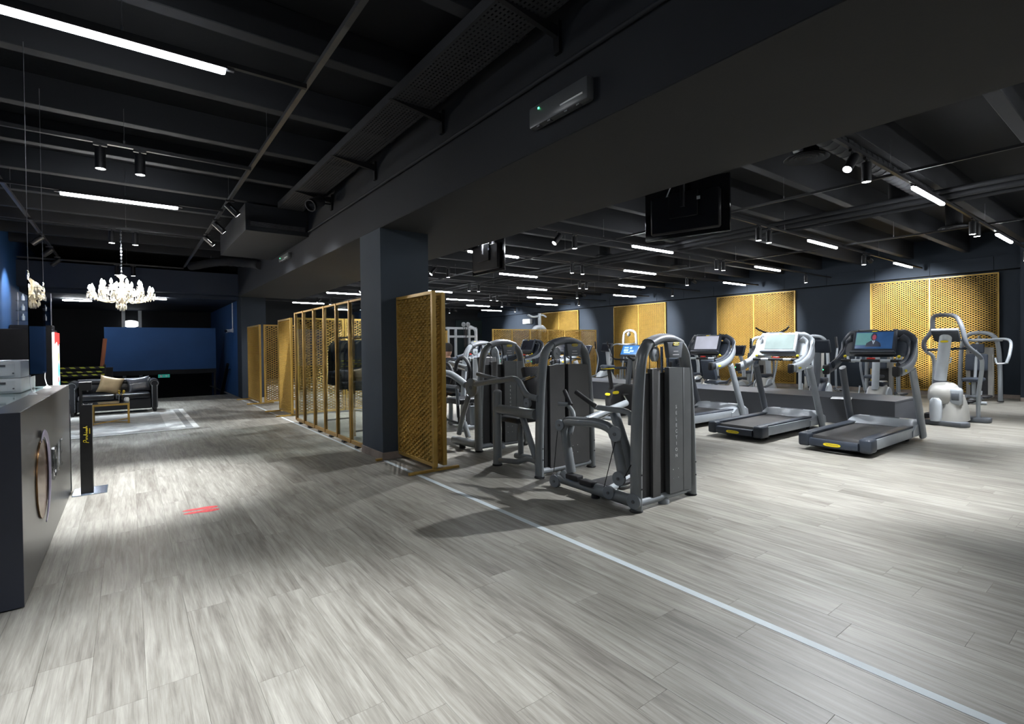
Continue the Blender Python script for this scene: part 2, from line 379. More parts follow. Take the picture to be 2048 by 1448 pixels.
def track_spot(x, y, label, group, d=(0, 0, -1), W_=None, ang=74, z=ZT, L_=0.20, r=0.045, col=(0.93, 0.96, 1.0)):
    t = thing('track_spotlight', label, 'spotlight', (x, y, z), 0, group); d = Vector(d).normalized()
    obj('adapter', B().box((0.0, 0, -0.012), (0.11, 0.03, 0.024), 0.003), 'black_metal', t)
    e = Vector((0, 0, -0.055 if d.z < -0.95 else -0.10))
    obj('stem', B().cyl((0, 0, -0.02), e, 0.012, n=8), 'black_metal', t)
    a = e + Vector((0, 0, -0.015)) - d*0.02 if d.z < -0.95 else e - d*0.06; c = a + d*L_
    if d.z > -0.95:
        s = d.cross(Vector((0, 0, 1))).normalized()
        obj('bracket', B().tube([e, e+s*(r+0.01), e+s*(r+0.01)+d*0.09], 0.006, 6), 'steel', t)
    u = d.orthogonal().normalized()
    obj('lamp_body', B().lathe([(0.0, 0), (r*0.96, 0.0), (r, 0.006), (r, L_), (r*0.9, L_), (r*0.86, L_-0.012), (0, L_-0.012)], a, d, 20), 'black_metal', t)
    obj('lens', B().lathe([(0, L_-0.006), (r*0.84, L_-0.006), (r*0.84, L_-0.002), (0, L_-0.002)], a, d, 16), 'lens_light', t)
    spot_lamp(t, a+d*(L_+0.012), d, SPOT_W if W_ is None else W_, ang, col=col); return t
GY = [-2.34, -0.17, 2.0, 4.17, 6.34, 8.52, 10.68, 12.95, 15.25, 17.48, 19.65, 21.9]
gl, gs, gr = 'gym ceiling tubes', 'gym ceiling spots', 'gym ceiling rails'
for i, y in enumerate(GY):
    odd = i % 2 == 0
    rail('light_rail', (4.25, y, ZT), (16.7, y, ZT), 'black lighting rail hung crosswise below the gym joists', gr, wires=[(6.9 if odd else 9.1, y), (11.4 if odd else 13.6, y)])
    for x0 in ((7.70, 12.30) if odd else (5.38, 10.02, 14.62)):
        tube_light(x0, x0+1.25, y, label='slim white tube light on a gym ceiling rail', group=gl)
    for xa, xb in (((5.80, 6.17), (10.58, 10.86), (15.06, None)) if odd else ((8.20, 8.54), (12.70, 13.0))):
        for x in (xa, xb):
            if x: 
                d = (0, 0, -1)
                if x == 5.80 and y > 1: d = (-0.63, 0.12, -0.77)
                if x == 13.0: d = (0.955, 0.08, -0.27)
                track_spot(x, y, 'black cylinder spotlight aimed down from a gym ceiling rail' if d == (0, 0, -1) else 'black cylinder spotlight tilted on a gym ceiling rail', gs if d == (0, 0, -1) else 'tilted gym ceiling spots', d, SPOT_W*(9.0 if x == 13.0 else 2.4 if x == 5.80 else 3.0 if x == 6.17 else 1.35), 44 if x == 13.0 else 70 if x == 5.80 else 66)
for y in (6.34, 8.52, 10.68): track_spot(4.45, y, 'tilted black spotlight at the rail end over the glazed shop', 'shop spots', (-0.42, 0.30, -0.86), SPOT_W*1.6, 80)
# rails running the other way and pipes
for x, z, lab in ((7.22, 3.375, 'thin black conduit hung along the gym ceiling beside the wide beam'), (11.6, 3.375, 'thin black conduit hung along the middle of the gym ceiling')):
    rail('conduit', (x, FY0+0.01, z), (x, FY1-0.3, z), lab, None, 0.03, 0.03, [(x, yy) for yy in (3.32, 7.7, 12.1)], 'black_metal')
for k, (x, z, r) in enumerate(((9.05, 3.50, 0.035), (9.22, 3.46, 0.045), (9.40, 3.42, 0.028))):
    o = obj('ceiling_pipe', B().cyl((x, FY0+0.01, z), (x, FY1-0.01, z), r, n=12), 'joist_grey')
    tag(rebase(o, (x, 10, z)), ('slim dark pipe, uppermost of three along the gym ceiling', 'thick dark pipe, middle one of three along the gym ceiling', 'thinnest dark pipe of three, lowest along the gym ceiling')[k], 'pipe')
# spiral duct next to the first rail
b = B(); n = 30
for k in range(n):
    xa = 4.3+k*0.175; b.lathe([(0.095, 0), (0.101, 0.012), (0.095, 0.024), (0.095, 0.175)], (xa, 2.28, 3.58), (1, 0, 0), 14)
tag(rebase(obj('spiral_duct', b, 'joist_grey'), (7, 2.28, 3.58)), 'dark spiral air duct with ribbed seams under the gym ceiling', 'duct')
# round diffusers
for (cx_, cy_) in ((1613, 318), (1797, 405), (1908, 456), (1356, 533), (1210, 513)):
    p = pz(cx_, cy_, 3.60); t = thing('ceiling_diffuser', 'round dark air diffuser with concentric rings on the gym ceiling', 'air vent', (p.x, p.y, 3.60), 0, 'round air diffusers')
    obj('duct_neck', B().cyl((0, 0, 0.02), (0, 0, ZS-3.6), 0.13, n=20), 'ceiling_black', t)
    for k, r in enumerate((0.24, 0.18, 0.12, 0.06)):
        obj('ring', B().lathe([(r-0.045, 0.03), (r, 0.0), (r+0.004, 0.006), (r-0.03, 0.034)], (0, 0, k*0.004), (0, 0, 1), 24), 'joist_grey', t)
p = pz(1596, 303, 3.66); t = thing('smoke_detector', 'round white smoke detector on the dark gym ceiling', 'detector', (p.x, p.y, 3.64))
obj('base', B().cyl((0, 0, 0.03), (0, 0, 0.06), 0.055), 'white', t); obj('cap', B().lathe([(0.055, 0.03), (0.05, 0.01), (0.03, 0), (0, 0)]), 'white', t)
# lounge side
pm('track_steel', (0.12, 0.12, 0.125), 0.3, metal=0.8)
ll, ls, lr = 'lounge ceiling tubes', 'lounge ceiling spots', 'lounge ceiling rails'
for y in (-2.34, -0.17, 2.0, 4.17, 6.43, 8.58, 10.76, 15.25):
    rail('light_rail', (-1.9, y, ZL), (1.15, y, ZL), 'black lighting rail hung crosswise below the lounge joists', lr, wires=[(0.0, y)], ztop=ZJL)
    if y in (-0.17, 4.17, 8.58): tube_light(-0.66, 0.59, y, ZL-0.04, label='long bright tube light near the desk, fully lit' if y > 1 and y < 5 else 'tube light on the rail behind the desk front' if y < 1 else 'slim tube light hung between the paired lounge spots', group=None)
    else:
        for x in (-0.19, 0.125): track_spot(x, y, 'black cylinder spotlight of a pair hung above the lounge', ls, W_=SPOT_W*(1.9 if 5 < y < 7 else 1.2 if y < 5 else 1.0), z=ZL, ang=58 if 5 < y < 12 else 70, col=(0.93, 0.96, 1.0) if y < 8 else (0.80, 0.90, 1.0))
rail('long_rail', (1.16, 0.3, ZL+0.036), (1.16, 15.2, ZL+0.036), 'long steel track running lengthwise above the lounge aisle', None, 0.04, 0.036, [(1.16, 3.1), (1.16, 5.64), (1.16, 8.11)], 'track_steel', ZJL)
rail('long_rail', (-1.21, 0.3, ZL+0.036), (-1.21, 15.7, ZL+0.036), 'long steel track running lengthwise above the reception desk', None, 0.04, 0.036, [(-1.21, 4.4), (-1.21, 9.35)], 'track_steel', ZJL)
for y_ in (8.0, 9.3, 10.55):
    track_spot(1.16, y_, 'tilted black spotlight on the long steel track above the aisle', 'aisle track spots', (0.72, 0.0, -0.69), SPOT_W*0.6, z=ZL+0.034)
for y_ in (12.1, 13.5, 14.9):
    track_spot(-1.21, y_, 'tilted black spotlight on the steel track above the desk', 'desk track spots', (-0.72, 0.1, -0.69), SPOT_W*0.45, z=ZL+0.034)
for q, (a, c) in enumerate((((124, 598), (179, 601)), ((300, 597), (334, 596)))):
    p0, p1 = pz(*a, 2.84), pz(*c, 2.84); y = (p0.y+p1.y)/2; x0, x1 = (p0.x, p0.x+0.62) if q == 0 else (p1.x-0.62, p1.x)
    tube_light(x0, x1, y, 2.82, 'short tube light under the low stair hall ceiling', 'stair hall tubes')
# cable tray with brackets along the beam
TX0, TX1, TZ = 2.0, 2.40, 3.74
t = thing('cable_tray', 'perforated dark cable tray carried on brackets along the wide beam', 'cable tray', (TX1, 4.5, TZ))
pm('tray_metal', (0.035, 0.036, 0.040), 0.6, metal=0.3)
TY0, TY1 = 0.2, 9.0
b = B()
b.bb((TX0, TY0, TZ), (TX0+0.006, TY1, TZ+0.09)); b.bb((TX1-0.006, TY0, TZ), (TX1, TY1, TZ+0.09)); obj('side_rail', b, 'tray_metal', t, True, flat=True)
def perf(x0, x1, y0, y1, z, nx, ny, fx=0.5, fy=0.62):
    """perforated sheet: a grid of slots left open"""
    bb = bmesh.new(); dx, dy = (x1-x0)/nx, (y1-y0)/ny; xs, ys = [], []
    for i in range(nx): xs += [x0+i*dx, x0+i*dx+dx*(1-fx)]
    xs.append(x1)
    for j in range(ny): ys += [y0+j*dy, y0+j*dy+dy*(1-fy)]
    ys.append(y1); G = {}
    def gv(i, j):
        if (i, j) not in G: G[i, j] = bb.verts.new((xs[i], ys[j], z))
        return G[i, j]
    for i in range(len(xs)-1):
        for j in range(len(ys)-1):
            if i % 2 and j % 2: continue
            bb.faces.new((gv(i, j), gv(i+1, j), gv(i+1, j+1), gv(i, j+1)))
    r = B(); r.bm.free(); r.bm = bb; return r
obj('perforated_sheet', perf(TX0, TX1, TY0, TY1, TZ, 11, 190, 0.36, 0.5), 'tray_metal', t, True, flat=True)
for yy in (1.0, 2.75, 4.46, 6.18, 7.9):
    b = B(); b.prism([(TX0-0.03, TZ-0.006), (BX0-0.012, TZ-0.09), (BX0-0.012, TZ-0.03), (BX0-0.012, TZ-0.006)], (0, yy-0.02, 0), (1, 0, 0), (0, 0, 1), (0, 0.04, 0))
    b.bb((BX0-0.03, yy-0.03, TZ-0.20), (BX0-0.001, yy+0.03, TZ+0.03)); obj('bracket', b, 'black_metal', t, True, flat=True)
# conduit along the face of the beam
tag(rebase(obj('wall_conduit', B().cyl((2.515, 0.1, 3.43), (2.515, 9.1, 3.43), 0.018, n=10), 'beam_navy'), (2.515, 4, 3.43)), 'dark round conduit clipped along the side of the wide beam', 'pipe')
# emergency lights
for k, (y0, y1, z0, z1) in enumerate(((2.40, 3.02, 3.07, 3.23), (10.35, 11.1, 3.17, 3.28))):
    t = thing('emergency_light', ('long grey emergency light fitting on the beam above the aisle', 'small pale emergency light fitting on the beam beyond the column')[k], 'emergency light', (BX0, (y0+y1)/2, z0))
    obj('housing', B().bb((BX0-0.075, y0, z0), (BX0-0.001, y1, z1), 0.02, 2), 'glass_frost' if 'glass_frost' in MT else pm('glass_frost', (0.085, 0.088, 0.09), 0.3), t, True)
    obj('tube', B().cyl((BX0-0.078, y0+0.04, (z0+z1)/2-0.03), (BX0-0.078, y0+0.26, (z0+z1)/2-0.03), 0.006, n=8), 'white', t, True)
    for yy in (y0+0.1, y0+0.22, y1-0.22, y1-0.1): obj('clip', B().box((BX0-0.05, yy, z0-0.002), (0.03, 0.03, 0.012)), 'galv', t, True)
    obj('indicator', B().box((BX0-0.077, y1-0.12, z1-0.04), (0.004, 0.012, 0.012)), 'green_led', t, True)
# boxed air unit fixed to the beam
t = thing('air_unit', 'dark boxed air unit with a slot grille on the side of the beam', 'air unit', (2.05, 10.6, 3.35))
obj('casing', B().bb((1.55, 9.20, 3.36), (2.535, 12.0, 3.80), 0.004), 'beam_navy', t, True, flat=True)
obj('slot_grille', B().bb((1.60, 9.185, 3.43), (2.50, 9.199, 3.52)), 'black_metal', t, True, flat=True)
for k in range(4): obj('slat', B().bb((1.62, 9.175, 3.44+k*0.02), (2.48, 9.186, 3.447+k*0.02)), 'galv', t, True, flat=True)
t = thing('projector', 'small pale cylinder projector bracketed under the cable tray', 'projector', (2.28, 7.8, 3.6))
p = px(632, 390, 2.28); p.z = 3.60; d = (Vector((-0.5, -0.3, -0.35))).normalized()
obj('barrel', B().lathe([(0, 0), (0.085, 0), (0.085, 0.20), (0, 0.20)], p-d*0.1, d), 'galv', t, True); obj('lens_ring', B().lathe([(0.085, 0.2), (0.092, 0.2), (0.092, 0.24), (0.075, 0.24), (0.07, 0.2)], p-d*0.1, d), 'black_metal', t, True)
obj('bracket', B().tube([p, p+Vector((0.08, 0.05, 0.02)), (BX0-0.002, p.y+0.06, p.z+0.03)], 0.012, 6), 'black_metal', t, True)
t = thing('flexible_duct', 'grey flexible duct sagging across the ceiling before the far cross beam', 'duct', (1.2, 15.2, 3.4))
b = B(); pth = cat([py(380, 533, 15.6), py(440, 524, 15.0), py(500, 527, 14.0), py(520, 531, 13.2)], 10)
b.tube(pth, [0.10+0.012*(k % 2) for k in range(len(pth))], 10); obj('duct_hose', b, 'joist_grey', t, True)
for q in (0.25, 0.7):
    a = pth[int(q*len(pth))]; obj('strap', B().tube([a+Vector((0, 0, 0.11)), (a.x, a.y, ZJL)], 0.004, 5), 'galv', t, True)
# hanging televisions seen from behind
for k, (a, c, zb, h) in enumerate((((1291, 484.3), (1461, 460.6), 2.55, 0.58), ((945.6, 553), (1008.5, 539.5), 2.55, 0.55))):
    p0, p1 = pz(*a, zb), pz(*c, zb); ux = (p1-p0).normalized(); nx = Vector((-ux.y, ux.x, 0)); nx = nx if nx.x < 0 else -nx; wd = (p1-p0).length; cc = (p0+p1)/2
    t = thing('hanging_television', ('large black television hung beyond the wide beam, seen from behind', 'small black television hung deeper in the gym, seen from behind')[k], 'television', (cc.x, cc.y, zb))
    q = lambda u, n_, z: cc + ux*u + nx*n_ + Vector((0, 0, z))
    R3 = Matrix((ux, nx, Vector((0, 0, 1)))).transposed()
    obj('bezel', B().box(q(0, -0.012, h/2), (wd, 0.035, h), 0.006, R3), 'black_gloss', t, True)
    obj('screen', B().box(q(0, -0.031, h/2), (wd-0.03, 0.004, h-0.03), 0, R3), 'black_gloss', t, True)
    obj('back_cover', B().box(q(0, 0.03, h*0.42), (wd*0.82, 0.06, h*0.7), 0.02, R3), 'black_metal', t, True)
    obj('wall_plate', B().box(q(0, 0.075, h*0.55), (0.3, 0.03, 0.26), 0.004, R3), 'black_metal', t, True)
    obj('pole', B().cyl(q(0, 0.10, h*0.5), (q(0, 0.10, 0).x, q(0, 0.10, 0).y, ZS), 0.025), 'black_metal', t, True)
    obj('rating_label', B().box(q(-wd*0.36, 0.007, h*0.45), (0.09, 0.002, 0.06), 0, R3), 'galv', t, True)
    obj('socket_label', B().box(q(wd*0.18, 0.0915, h*0.62), (0.035, 0.002, 0.035), 0, R3), 'white', t, True)
    obj('power_cable', B().tube(cat([q(-wd*0.40, 0.03, 0.12), q(-wd*0.30, 0.05, 0.28), q(-wd*0.2, 0.05, 0.45), q(-0.02, 0.1, 0.75)]), 0.007, 6), 'white', t, True)
# ------------------------------------------------------------------ gold lattice screens (expanded metal in frames)
def thin_glass(name, tint, refl=1.0, rough=0.0):
    m = bpy.data.materials.new(name); m.use_nodes = True; nt = m.node_tree; N = nt.nodes; L = nt.links; N.remove(N['Principled BSDF'])
    tr = N.new('ShaderNodeBsdfTransparent'); gl_ = N.new('ShaderNodeBsdfGlossy'); fr = N.new('ShaderNodeFresnel'); mx = N.new('ShaderNodeMixShader'); nz = N.new('ShaderNodeTexNoise'); nz.inputs['Scale'].default_value = 2.0
    rp = N.new('ShaderNodeValToRGB'); rp.color_ramp.elements[0].color = [c*0.97 for c in tint]+[1]; rp.color_ramp.elements[1].color = list(tint)+[1]; L.new(nz.outputs[0], rp.inputs[0]); L.new(rp.outputs[0], tr.inputs[0])
    gl_.inputs['Roughness'].default_value = rough; fr.inputs['IOR'].default_value = 1.5; mu = N.new('ShaderNodeMath'); mu.operation = 'MULTIPLY'; mu.inputs[1].default_value = refl; L.new(fr.outputs[0], mu.inputs[0])
    L.new(mu.outputs[0], mx.inputs[0]); L.new(tr.outputs[0], mx.inputs[1]); L.new(gl_.outputs[0], mx.inputs[2]); L.new(mx.outputs[0], N['Material Output'].inputs[0]); MT[name] = m
thin_glass('glass', (0.90, 0.94, 0.93), 0.55); thin_glass('plexi', (0.72, 0.78, 0.92), 1.2); thin_glass('crystal', (0.97, 0.95, 0.9), 2.2, 0.05)
def expanded(w, h, cw=0.105, ch=0.058, rw=0.046, tk=0.004, tilt=0.92):
    """sheet in local x (0..w), z (0..h), y depth: diagonal ribbons joined at bonds"""
    nx = max(1, round(w/cw)); cw = w/nx; nr = max(2, round(h/(ch/2))); rh = h/nr
    vs, fs = [], []; tu = Vector((0, math.sin(tilt), -math.cos(tilt)))
    def seg(a, c, wd):
        tv = tu*wd/2
        a, c = Vector(a), Vector(c); d = (c-a).normalized(); n = d.cross(tv).normalized()*tk/2; k = len(vs)
        for p in (a, c): vs.extend([p-tv-n, p+tv-n, p+tv+n, p-tv+n])
        for j in range(4): fs.append((k+j, k+(j+1) % 4, k+4+(j+1) % 4, k+4+j))
    for r in range(nr):
        o = 0.5*(r % 2); o2 = 0.5*((r+1) % 2)
        for i in range(nx+1):
            x = (i+o)*cw
            if x > w+1e-6: continue
            seg((max(x-0.30*cw, 0), 0, r*rh), (min(x+0.30*cw, w), 0, r*rh), rw)          # the bond between two strands
            for s in (-0.5, 0.5):
                x2 = x+s*cw
                if -1e-6 <= x2 <= w+1e-6: seg((x+s*0.42*cw, 0, r*rh), (x2-s*0.42*cw, 0, (r+1)*rh), rw*0.8)
    me = bpy.data.meshes.new('lattice'); me.from_pydata([tuple(v) for v in vs], [], fs); me.update(); return me
_lat = {}
def lattice(w, h):
    k = (round(w, 2), round(h, 2))
    if k not in _lat: _lat[k] = expanded(w, h); _lat[k].materials.append(MT['gold_mesh'])
    return _lat[k]
_fr = {}
def screen(name, label, o, rz, w, z0, z1, leaves=1, fw=0.04, fd=0.05, feet=True, group=None, double=False, cat_='screen', mid=True):
    """framed lattice: runs along local x from o; feet lie across"""
    t = thing(name, label, cat_, o, rz, group); lw = (w-fw)/leaves
    for dy in ((0, 0.12) if double else (0,)):
        for k in range(leaves+1): obj('post', B().bb((k*lw, dy-fd/2, z0), (k*lw+fw, dy+fd/2, z1), 0.003), 'gold', t)
        for k in range(leaves):
            for za, zb in ((z0, z0+fw), (z1-fw, z1)): obj('rail', B().bb((k*lw+fw+0.0005, dy-fd/2, za), ((k+1)*lw-0.0005, dy+fd/2, zb), 0.003), 'gold', t)
            l = bpy.data.objects.new('lattice', lattice(lw-fw, z1-z0-2*fw)); C.objects.link(l); l.parent = t; l.location = (k*lw+fw, dy, z0+fw)
    if feet:
        dd = 0.12 if double else 0
        for k in (0.02, w-fw+0.0): obj('foot', B().bb((k, -0.32, 0.0), (k+fw, 0.32+dd, 0.028), 0.003), 'gold', t)
        if z0 > 0.029:
            for k in (0.02, w-fw): obj('stub', B().bb((k, -fd/2+0.005, 0.028), (k+fw, fd/2-0.005, z0)), 'gold', t)
    return t
R90 = PI/2
screen('lattice_screen', 'double gold lattice screen standing beside the wide navy column', (2.77, 5.12, 0), R90, 0.99, 0.055, 2.06, 1, double=False)
screen('lattice_screen', 'gold lattice screen tight behind the double screen by the column', (2.90, 5.14, 0), R90, 0.97, 0.055, 2.05, 1, feet=False).location.z = 0.0
screen('lattice_screen', 'tall gold lattice screen right beyond the last glass bay', (2.75, 11.35, 0), R90, 1.1, 0.04, 2.07)
screen('lattice_screen', 'gold lattice screen set crosswise behind the last glass bay', (2.82, 11.25, 0), 0, 1.0, 0.04, 2.07, feet=False).location.z = 0
screen('lattice_screen', 'gold lattice screen next to the far dark column', (2.72, 14.4, 0), R90, 1.6, 0.04, 2.05)
screen('lattice_screen', 'gold lattice screen set crosswise near the far dark column, backlit', (2.80, 14.38, 0), 0, 1.15, 0.04, 2.05, feet=False)
screen('lattice_screen', 'gold lattice screen closing the end of the glazed shop, next to the gym', (3.84, 11.25, 0), 0, 0.9, 0.04, 2.07, feet=False)
# wall panels of the gym, two leaves each
for k, (y0, lab) in enumerate(((2.76, 'pair of gold lattice panels on the wall nearest the wall pillar'), (7.58, 'pair of gold lattice panels on the wall behind the middle treadmill'), (12.54, 'pair of gold lattice panels on the wall behind the blue-screened bike'), (17.5, 'pair of gold lattice panels on the wall above the low gold partition'))):
    screen('wall_lattice', lab, (17.245, y0, 0), R90, 2.74, 0.095, 3.12, 2, fw=0.035, fd=0.06, feet=False, cat_='wall panel')
# low gold partition across the gym and the one beside the cable station
q0 = pz(975, 658, 2.0)
screen('lattice_partition', 'long gold lattice partition standing across the gym behind the far treadmills', (9.65, 13.85, 0), math.atan2(-0.45, 4.6), 4.5, 0.04, 2.0, 6, feet=True, cat_='partition')
screen('lattice_screen', 'single gold lattice screen beside the grey cable station', (7.75, 15.7, 0), 0, 1.25, 0.04, 2.0, 1)

# ------------------------------------------------------------------ glass partition with bronze mullions
MU = [10.33, 9.77, 9.12, 8.54, 7.925, 7.335, 6.80]
gp = thing('glass_partition', 'six-bay clear glass partition in bronze frames next to the column', 'partition', (2.58, 8.5, 0)); ZG = 2.11
for k, y in enumerate(MU):
    for dx in (-0.014, 0.014): obj('mullion', B().bb((2.58+dx-0.011, y-0.027, 0.05), (2.58+dx+0.011, y+0.009, ZG), 0.003), 'bronze_frame', gp, True)
    obj('mullion_core', B().bb((2.575, y-0.022, 0.05), (2.585, y+0.004, ZG-0.002)), 'black_metal', gp, True, flat=True)
for y1, y0 in zip(MU, MU[1:]):
    for za, zb in ((0.03, 0.085), (ZG-0.03, ZG)): obj('rail', B().bb((2.565, y0+0.013, za), (2.60, y1-0.031, zb), 0.003), 'bronze_frame', gp, True)
    obj('pane', B().bb((2.578, y0+0.014, 0.086), (2.584, y1-0.032, ZG-0.031)), 'glass', gp, True, flat=True)
    obj('roller_foot', B().bb((2.55, (y0+y1)/2-0.05, 0.0), (2.61, (y0+y1)/2+0.05, 0.029), 0.004), 'black_metal', gp, True)
# ------------------------------------------------------------------ shop behind the glass
pm('bag_grey', (0.085, 0.080, 0.095), 0.55, var=0.2, bump=0.2, bscale=60); pm('bag_silver', (0.22, 0.26, 0.34), 0.35, var=0.3, scale=8, metal=0.2); pm('cloth_black', (0.012, 0.012, 0.014), 0.85, var=0.3, scale=10, bump=0.3); pm('cloth_olive', (0.045, 0.042, 0.03), 0.85, var=0.3, bump=0.3)
sh = thing('display_shelf', 'glass display shelf unit behind the glass bay beside the column', 'shelf', (3.15, 7.6, 0))
for x in (2.88, 3.42):
    for y in (7.18, 8.02): obj('upright', B().bb((x-0.012, y-0.012, 0), (x+0.012, y+0.012, 1.95)), 'bronze_frame', sh, True)
for z in (0.42, 0.95, 1.17, 1.58): obj('glass_shelf', B().bb((2.87, 7.17, z), (3.43, 8.03, z+0.010)), 'glass', sh, True, flat=True)
for y in (7.18, 8.02):
    for z in (0.40, 0.93, 1.15, 1.56): obj('shelf_arm', B().bb((2.88, y-0.008, z), (3.42, y+0.008, z+0.018)), 'bronze_frame', sh, True)
def duffel(name, label, c, L_, W2, H_, mat, txt):
    t = thing(name, label, 'bag', c)
    n = 9; secs = []
    for i in range(n):
        u = i/(n-1); y = (u-0.5)*L_; k = 1-0.18*abs(2*u-1)**4
        secs.append([(W2/2*k*math.copysign(abs(math.cos(a))**0.6, math.cos(a)), y, H_/2+H_/2*k*math.copysign(abs(math.sin(a))**0.7, math.sin(a))) for a in [2*PI*j/16 for j in range(16)]])
    obj('body', B().loft(secs), mat, t)
    obj('zip', B().tube([(0, -L_*0.46, H_*0.985), (0, 0, H_*1.003), (0, L_*0.46, H_*0.985)], 0.006, 6), 'black_metal', t)
    for s in (-1, 1): obj('strap', B().tube(cat([(s*W2*0.47, -L_*0.2, H_*0.55), (s*W2*0.42, -L_*0.17, H_*0.9), (s*W2*0.14, 0, H_*1.28), (s*W2*0.42, L_*0.17, H_*0.9), (s*W2*0.47, L_*0.2, H_*0.55)]), 0.013, 6), 'cloth_black', t)
    obj('piping', B().tube([(-W2*0.5, -L_*0.44, H_*0.5), (-W2*0.505, 0, H_*0.5), (-W2*0.5, L_*0.44, H_*0.5)], 0.006, 6), 'cloth_black', t)
    text('logo', txt, H_*0.28, 'gold_leaf', t, (-W2*0.505, -L_*0.05, H_*0.72), (0, -1, 0), (0, 0, 1), shear=0.3)
    return t
duffel('duffel_bag', 'grey duffel bag with gold lettering on the upper glass shelf', (3.15, 7.45, 1.591), 0.50, 0.30, 0.32, 'bag_grey', 'Ponchi')
duffel('duffel_bag', 'silvery blue duffel bag with gold lettering on the lower glass shelf', (3.15, 7.5, 1.181), 0.58, 0.32, 0.27, 'bag_silver', 'Ponchi')
for k, (y, h, c) in enumerate(((7.35, 0.22, 'cloth_olive'), (7.62, 0.16, 'cloth_black'), (7.86, 0.2, 'cloth_olive'))):
    t = thing('folded_clothes', ('dark olive folded sportswear pile under the silvery bag', 'low black folded sportswear pile on the glass shelf', 'olive sportswear pile at the shelf end by the hanging clothes')[k], 'clothes', (3.15, y, 0.961-0.53 if k == 1 else 0.961))
    if k == 1: t.location.z = 0.431
    for j in range(4): obj('folded_layer', B().box((0.004*j, 0.003*(-1)**j, 0.016+j*h/5), (0.30, 0.21, h/5-0.003), 0.01), c, t)
rk = thing('clothes_rail', 'black clothes rail behind the middle glass bays', 'clothes rail', (3.3, 9.3, 0))
for y in (8.45, 10.15): obj('leg', B().tube([(3.3, y, 0.02), (3.3, y, 1.62)], 0.014, 8), 'black_metal', rk, True); obj('base', B().bb((3.05, y-0.02, 0), (3.55, y+0.02, 0.02)), 'black_metal', rk, True)
obj('bar', B().cyl((3.3, 8.44, 1.62), (3.3, 10.16, 1.62), 0.014, n=10), 'black_metal', rk, True)
random.seed(3)
for k in range(7):
    y = 8.6+k*0.225; t = thing('hanging_garment', 'dark garment on a hanger on the black clothes rail', 'clothes', (3.3, y, 1.0), 0, 'garments on the shop rail')
    secs = []
    for z, wx in ((-0.28-0.1*random.random(), 0.25), (0.0, 0.235), (0.3, 0.23), (0.47, 0.22), (0.53, 0.16), (0.565, 0.05)):
        secs.append([(wx*math.cos(a), 0.035*math.sin(a)+0.012*math.sin(6*a+k), z) for a in [2*PI*j/18 for j in range(18)]])
    obj('cloth', B().loft(secs), 'cloth_black' if k % 3 else 'cloth_olive', t)
    obj('hanger', B().tube(cat([(0, 0, 0.55), (0, 0, 0.60), (0.016, 0, 0.632), (0, 0, 0.644), (-0.017, 0, 0.62)]), 0.003, 5), 'chrome', t)
tb = thing('display_table', 'white low display table standing behind the glass bays', 'table', (3.75, 8.3, 0))
obj('top', B().bb((3.5, 7.3, 0.50), (4.1, 8.9, 0.54), 0.004), 'white', tb, True)
for x in (3.55, 4.05):
    for y in (7.36, 8.84): obj('leg', B().bb((x-0.02, y-0.02, 0), (x+0.02, y+0.02, 0.499)), 'black_metal', tb, True)
for k, (y, s) in enumerate(((7.6, 0.24), (8.1, 0.3), (8.6, 0.2))):
    t = thing('product_box', ('white product box on the display table next to the column', 'larger pale product box in the middle of the display table', 'smallest white product box on the display table')[k], 'box', (3.8, y, 0.541))
    obj('carton', B().bb((-0.1, -0.09, 0), (0.1, 0.09, s), 0.003), 'white', t); obj('label_band', B().bb((-0.1012, -0.091, s*0.35), (0.1012, 0.091, s*0.55)), 'bag_grey', t, flat=True)
# ------------------------------------------------------------------ reception desk
DX, DY0, DY1, DH = -0.48, 3.87, 6.72, 1.085
def brushed():
    m = pm('desk_face', (0.15, 0.147, 0.140), 0.30, metal=0.6, var=0.10, scale=30, stretch=(1, 14, 0.15)); return m
brushed()
t = thing('reception_desk', 'dark reception desk with brushed metal front, round emblem and MOVE letters', 'desk', (-0.9, 5.3, 0))
obj('carcass', B().bb((-1.32, DY0+0.004, 0.012), (DX-0.006, DY1-0.002, DH-0.045)), 'desk_navy', t, True, flat=True)
obj('front_panel', B().bb((DX-0.006, DY0, 0.008), (DX, DY1, DH-0.001), 0.001), 'desk_face', t, True, flat=True)
obj('end_panel', B().bb((-1.32, DY0-0.004, 0.008), (DX-0.0005, DY0+0.003, DH-0.001), 0.001), 'desk_navy', t, True, flat=True)
obj('plinth', B().bb((-1.30, DY0+0.03, 0), (DX-0.03, DY1-0.03, 0.011)), 'black_metal', t, True, flat=True)
obj('top_ledge', B().bb((DX-0.14, DY0, DH-0.03), (DX-0.006, DY1, DH)), 'desk_face', t, True, flat=True)
obj('glass_top', B().bb((-1.32, DY0+0.005, DH-0.044), (DX-0.141, DY1, DH-0.004), 0.002), pm('glass_top_pale', (0.30, 0.40, 0.40), 0.06, var=0.05, coat=0.4), t, True, flat=True)
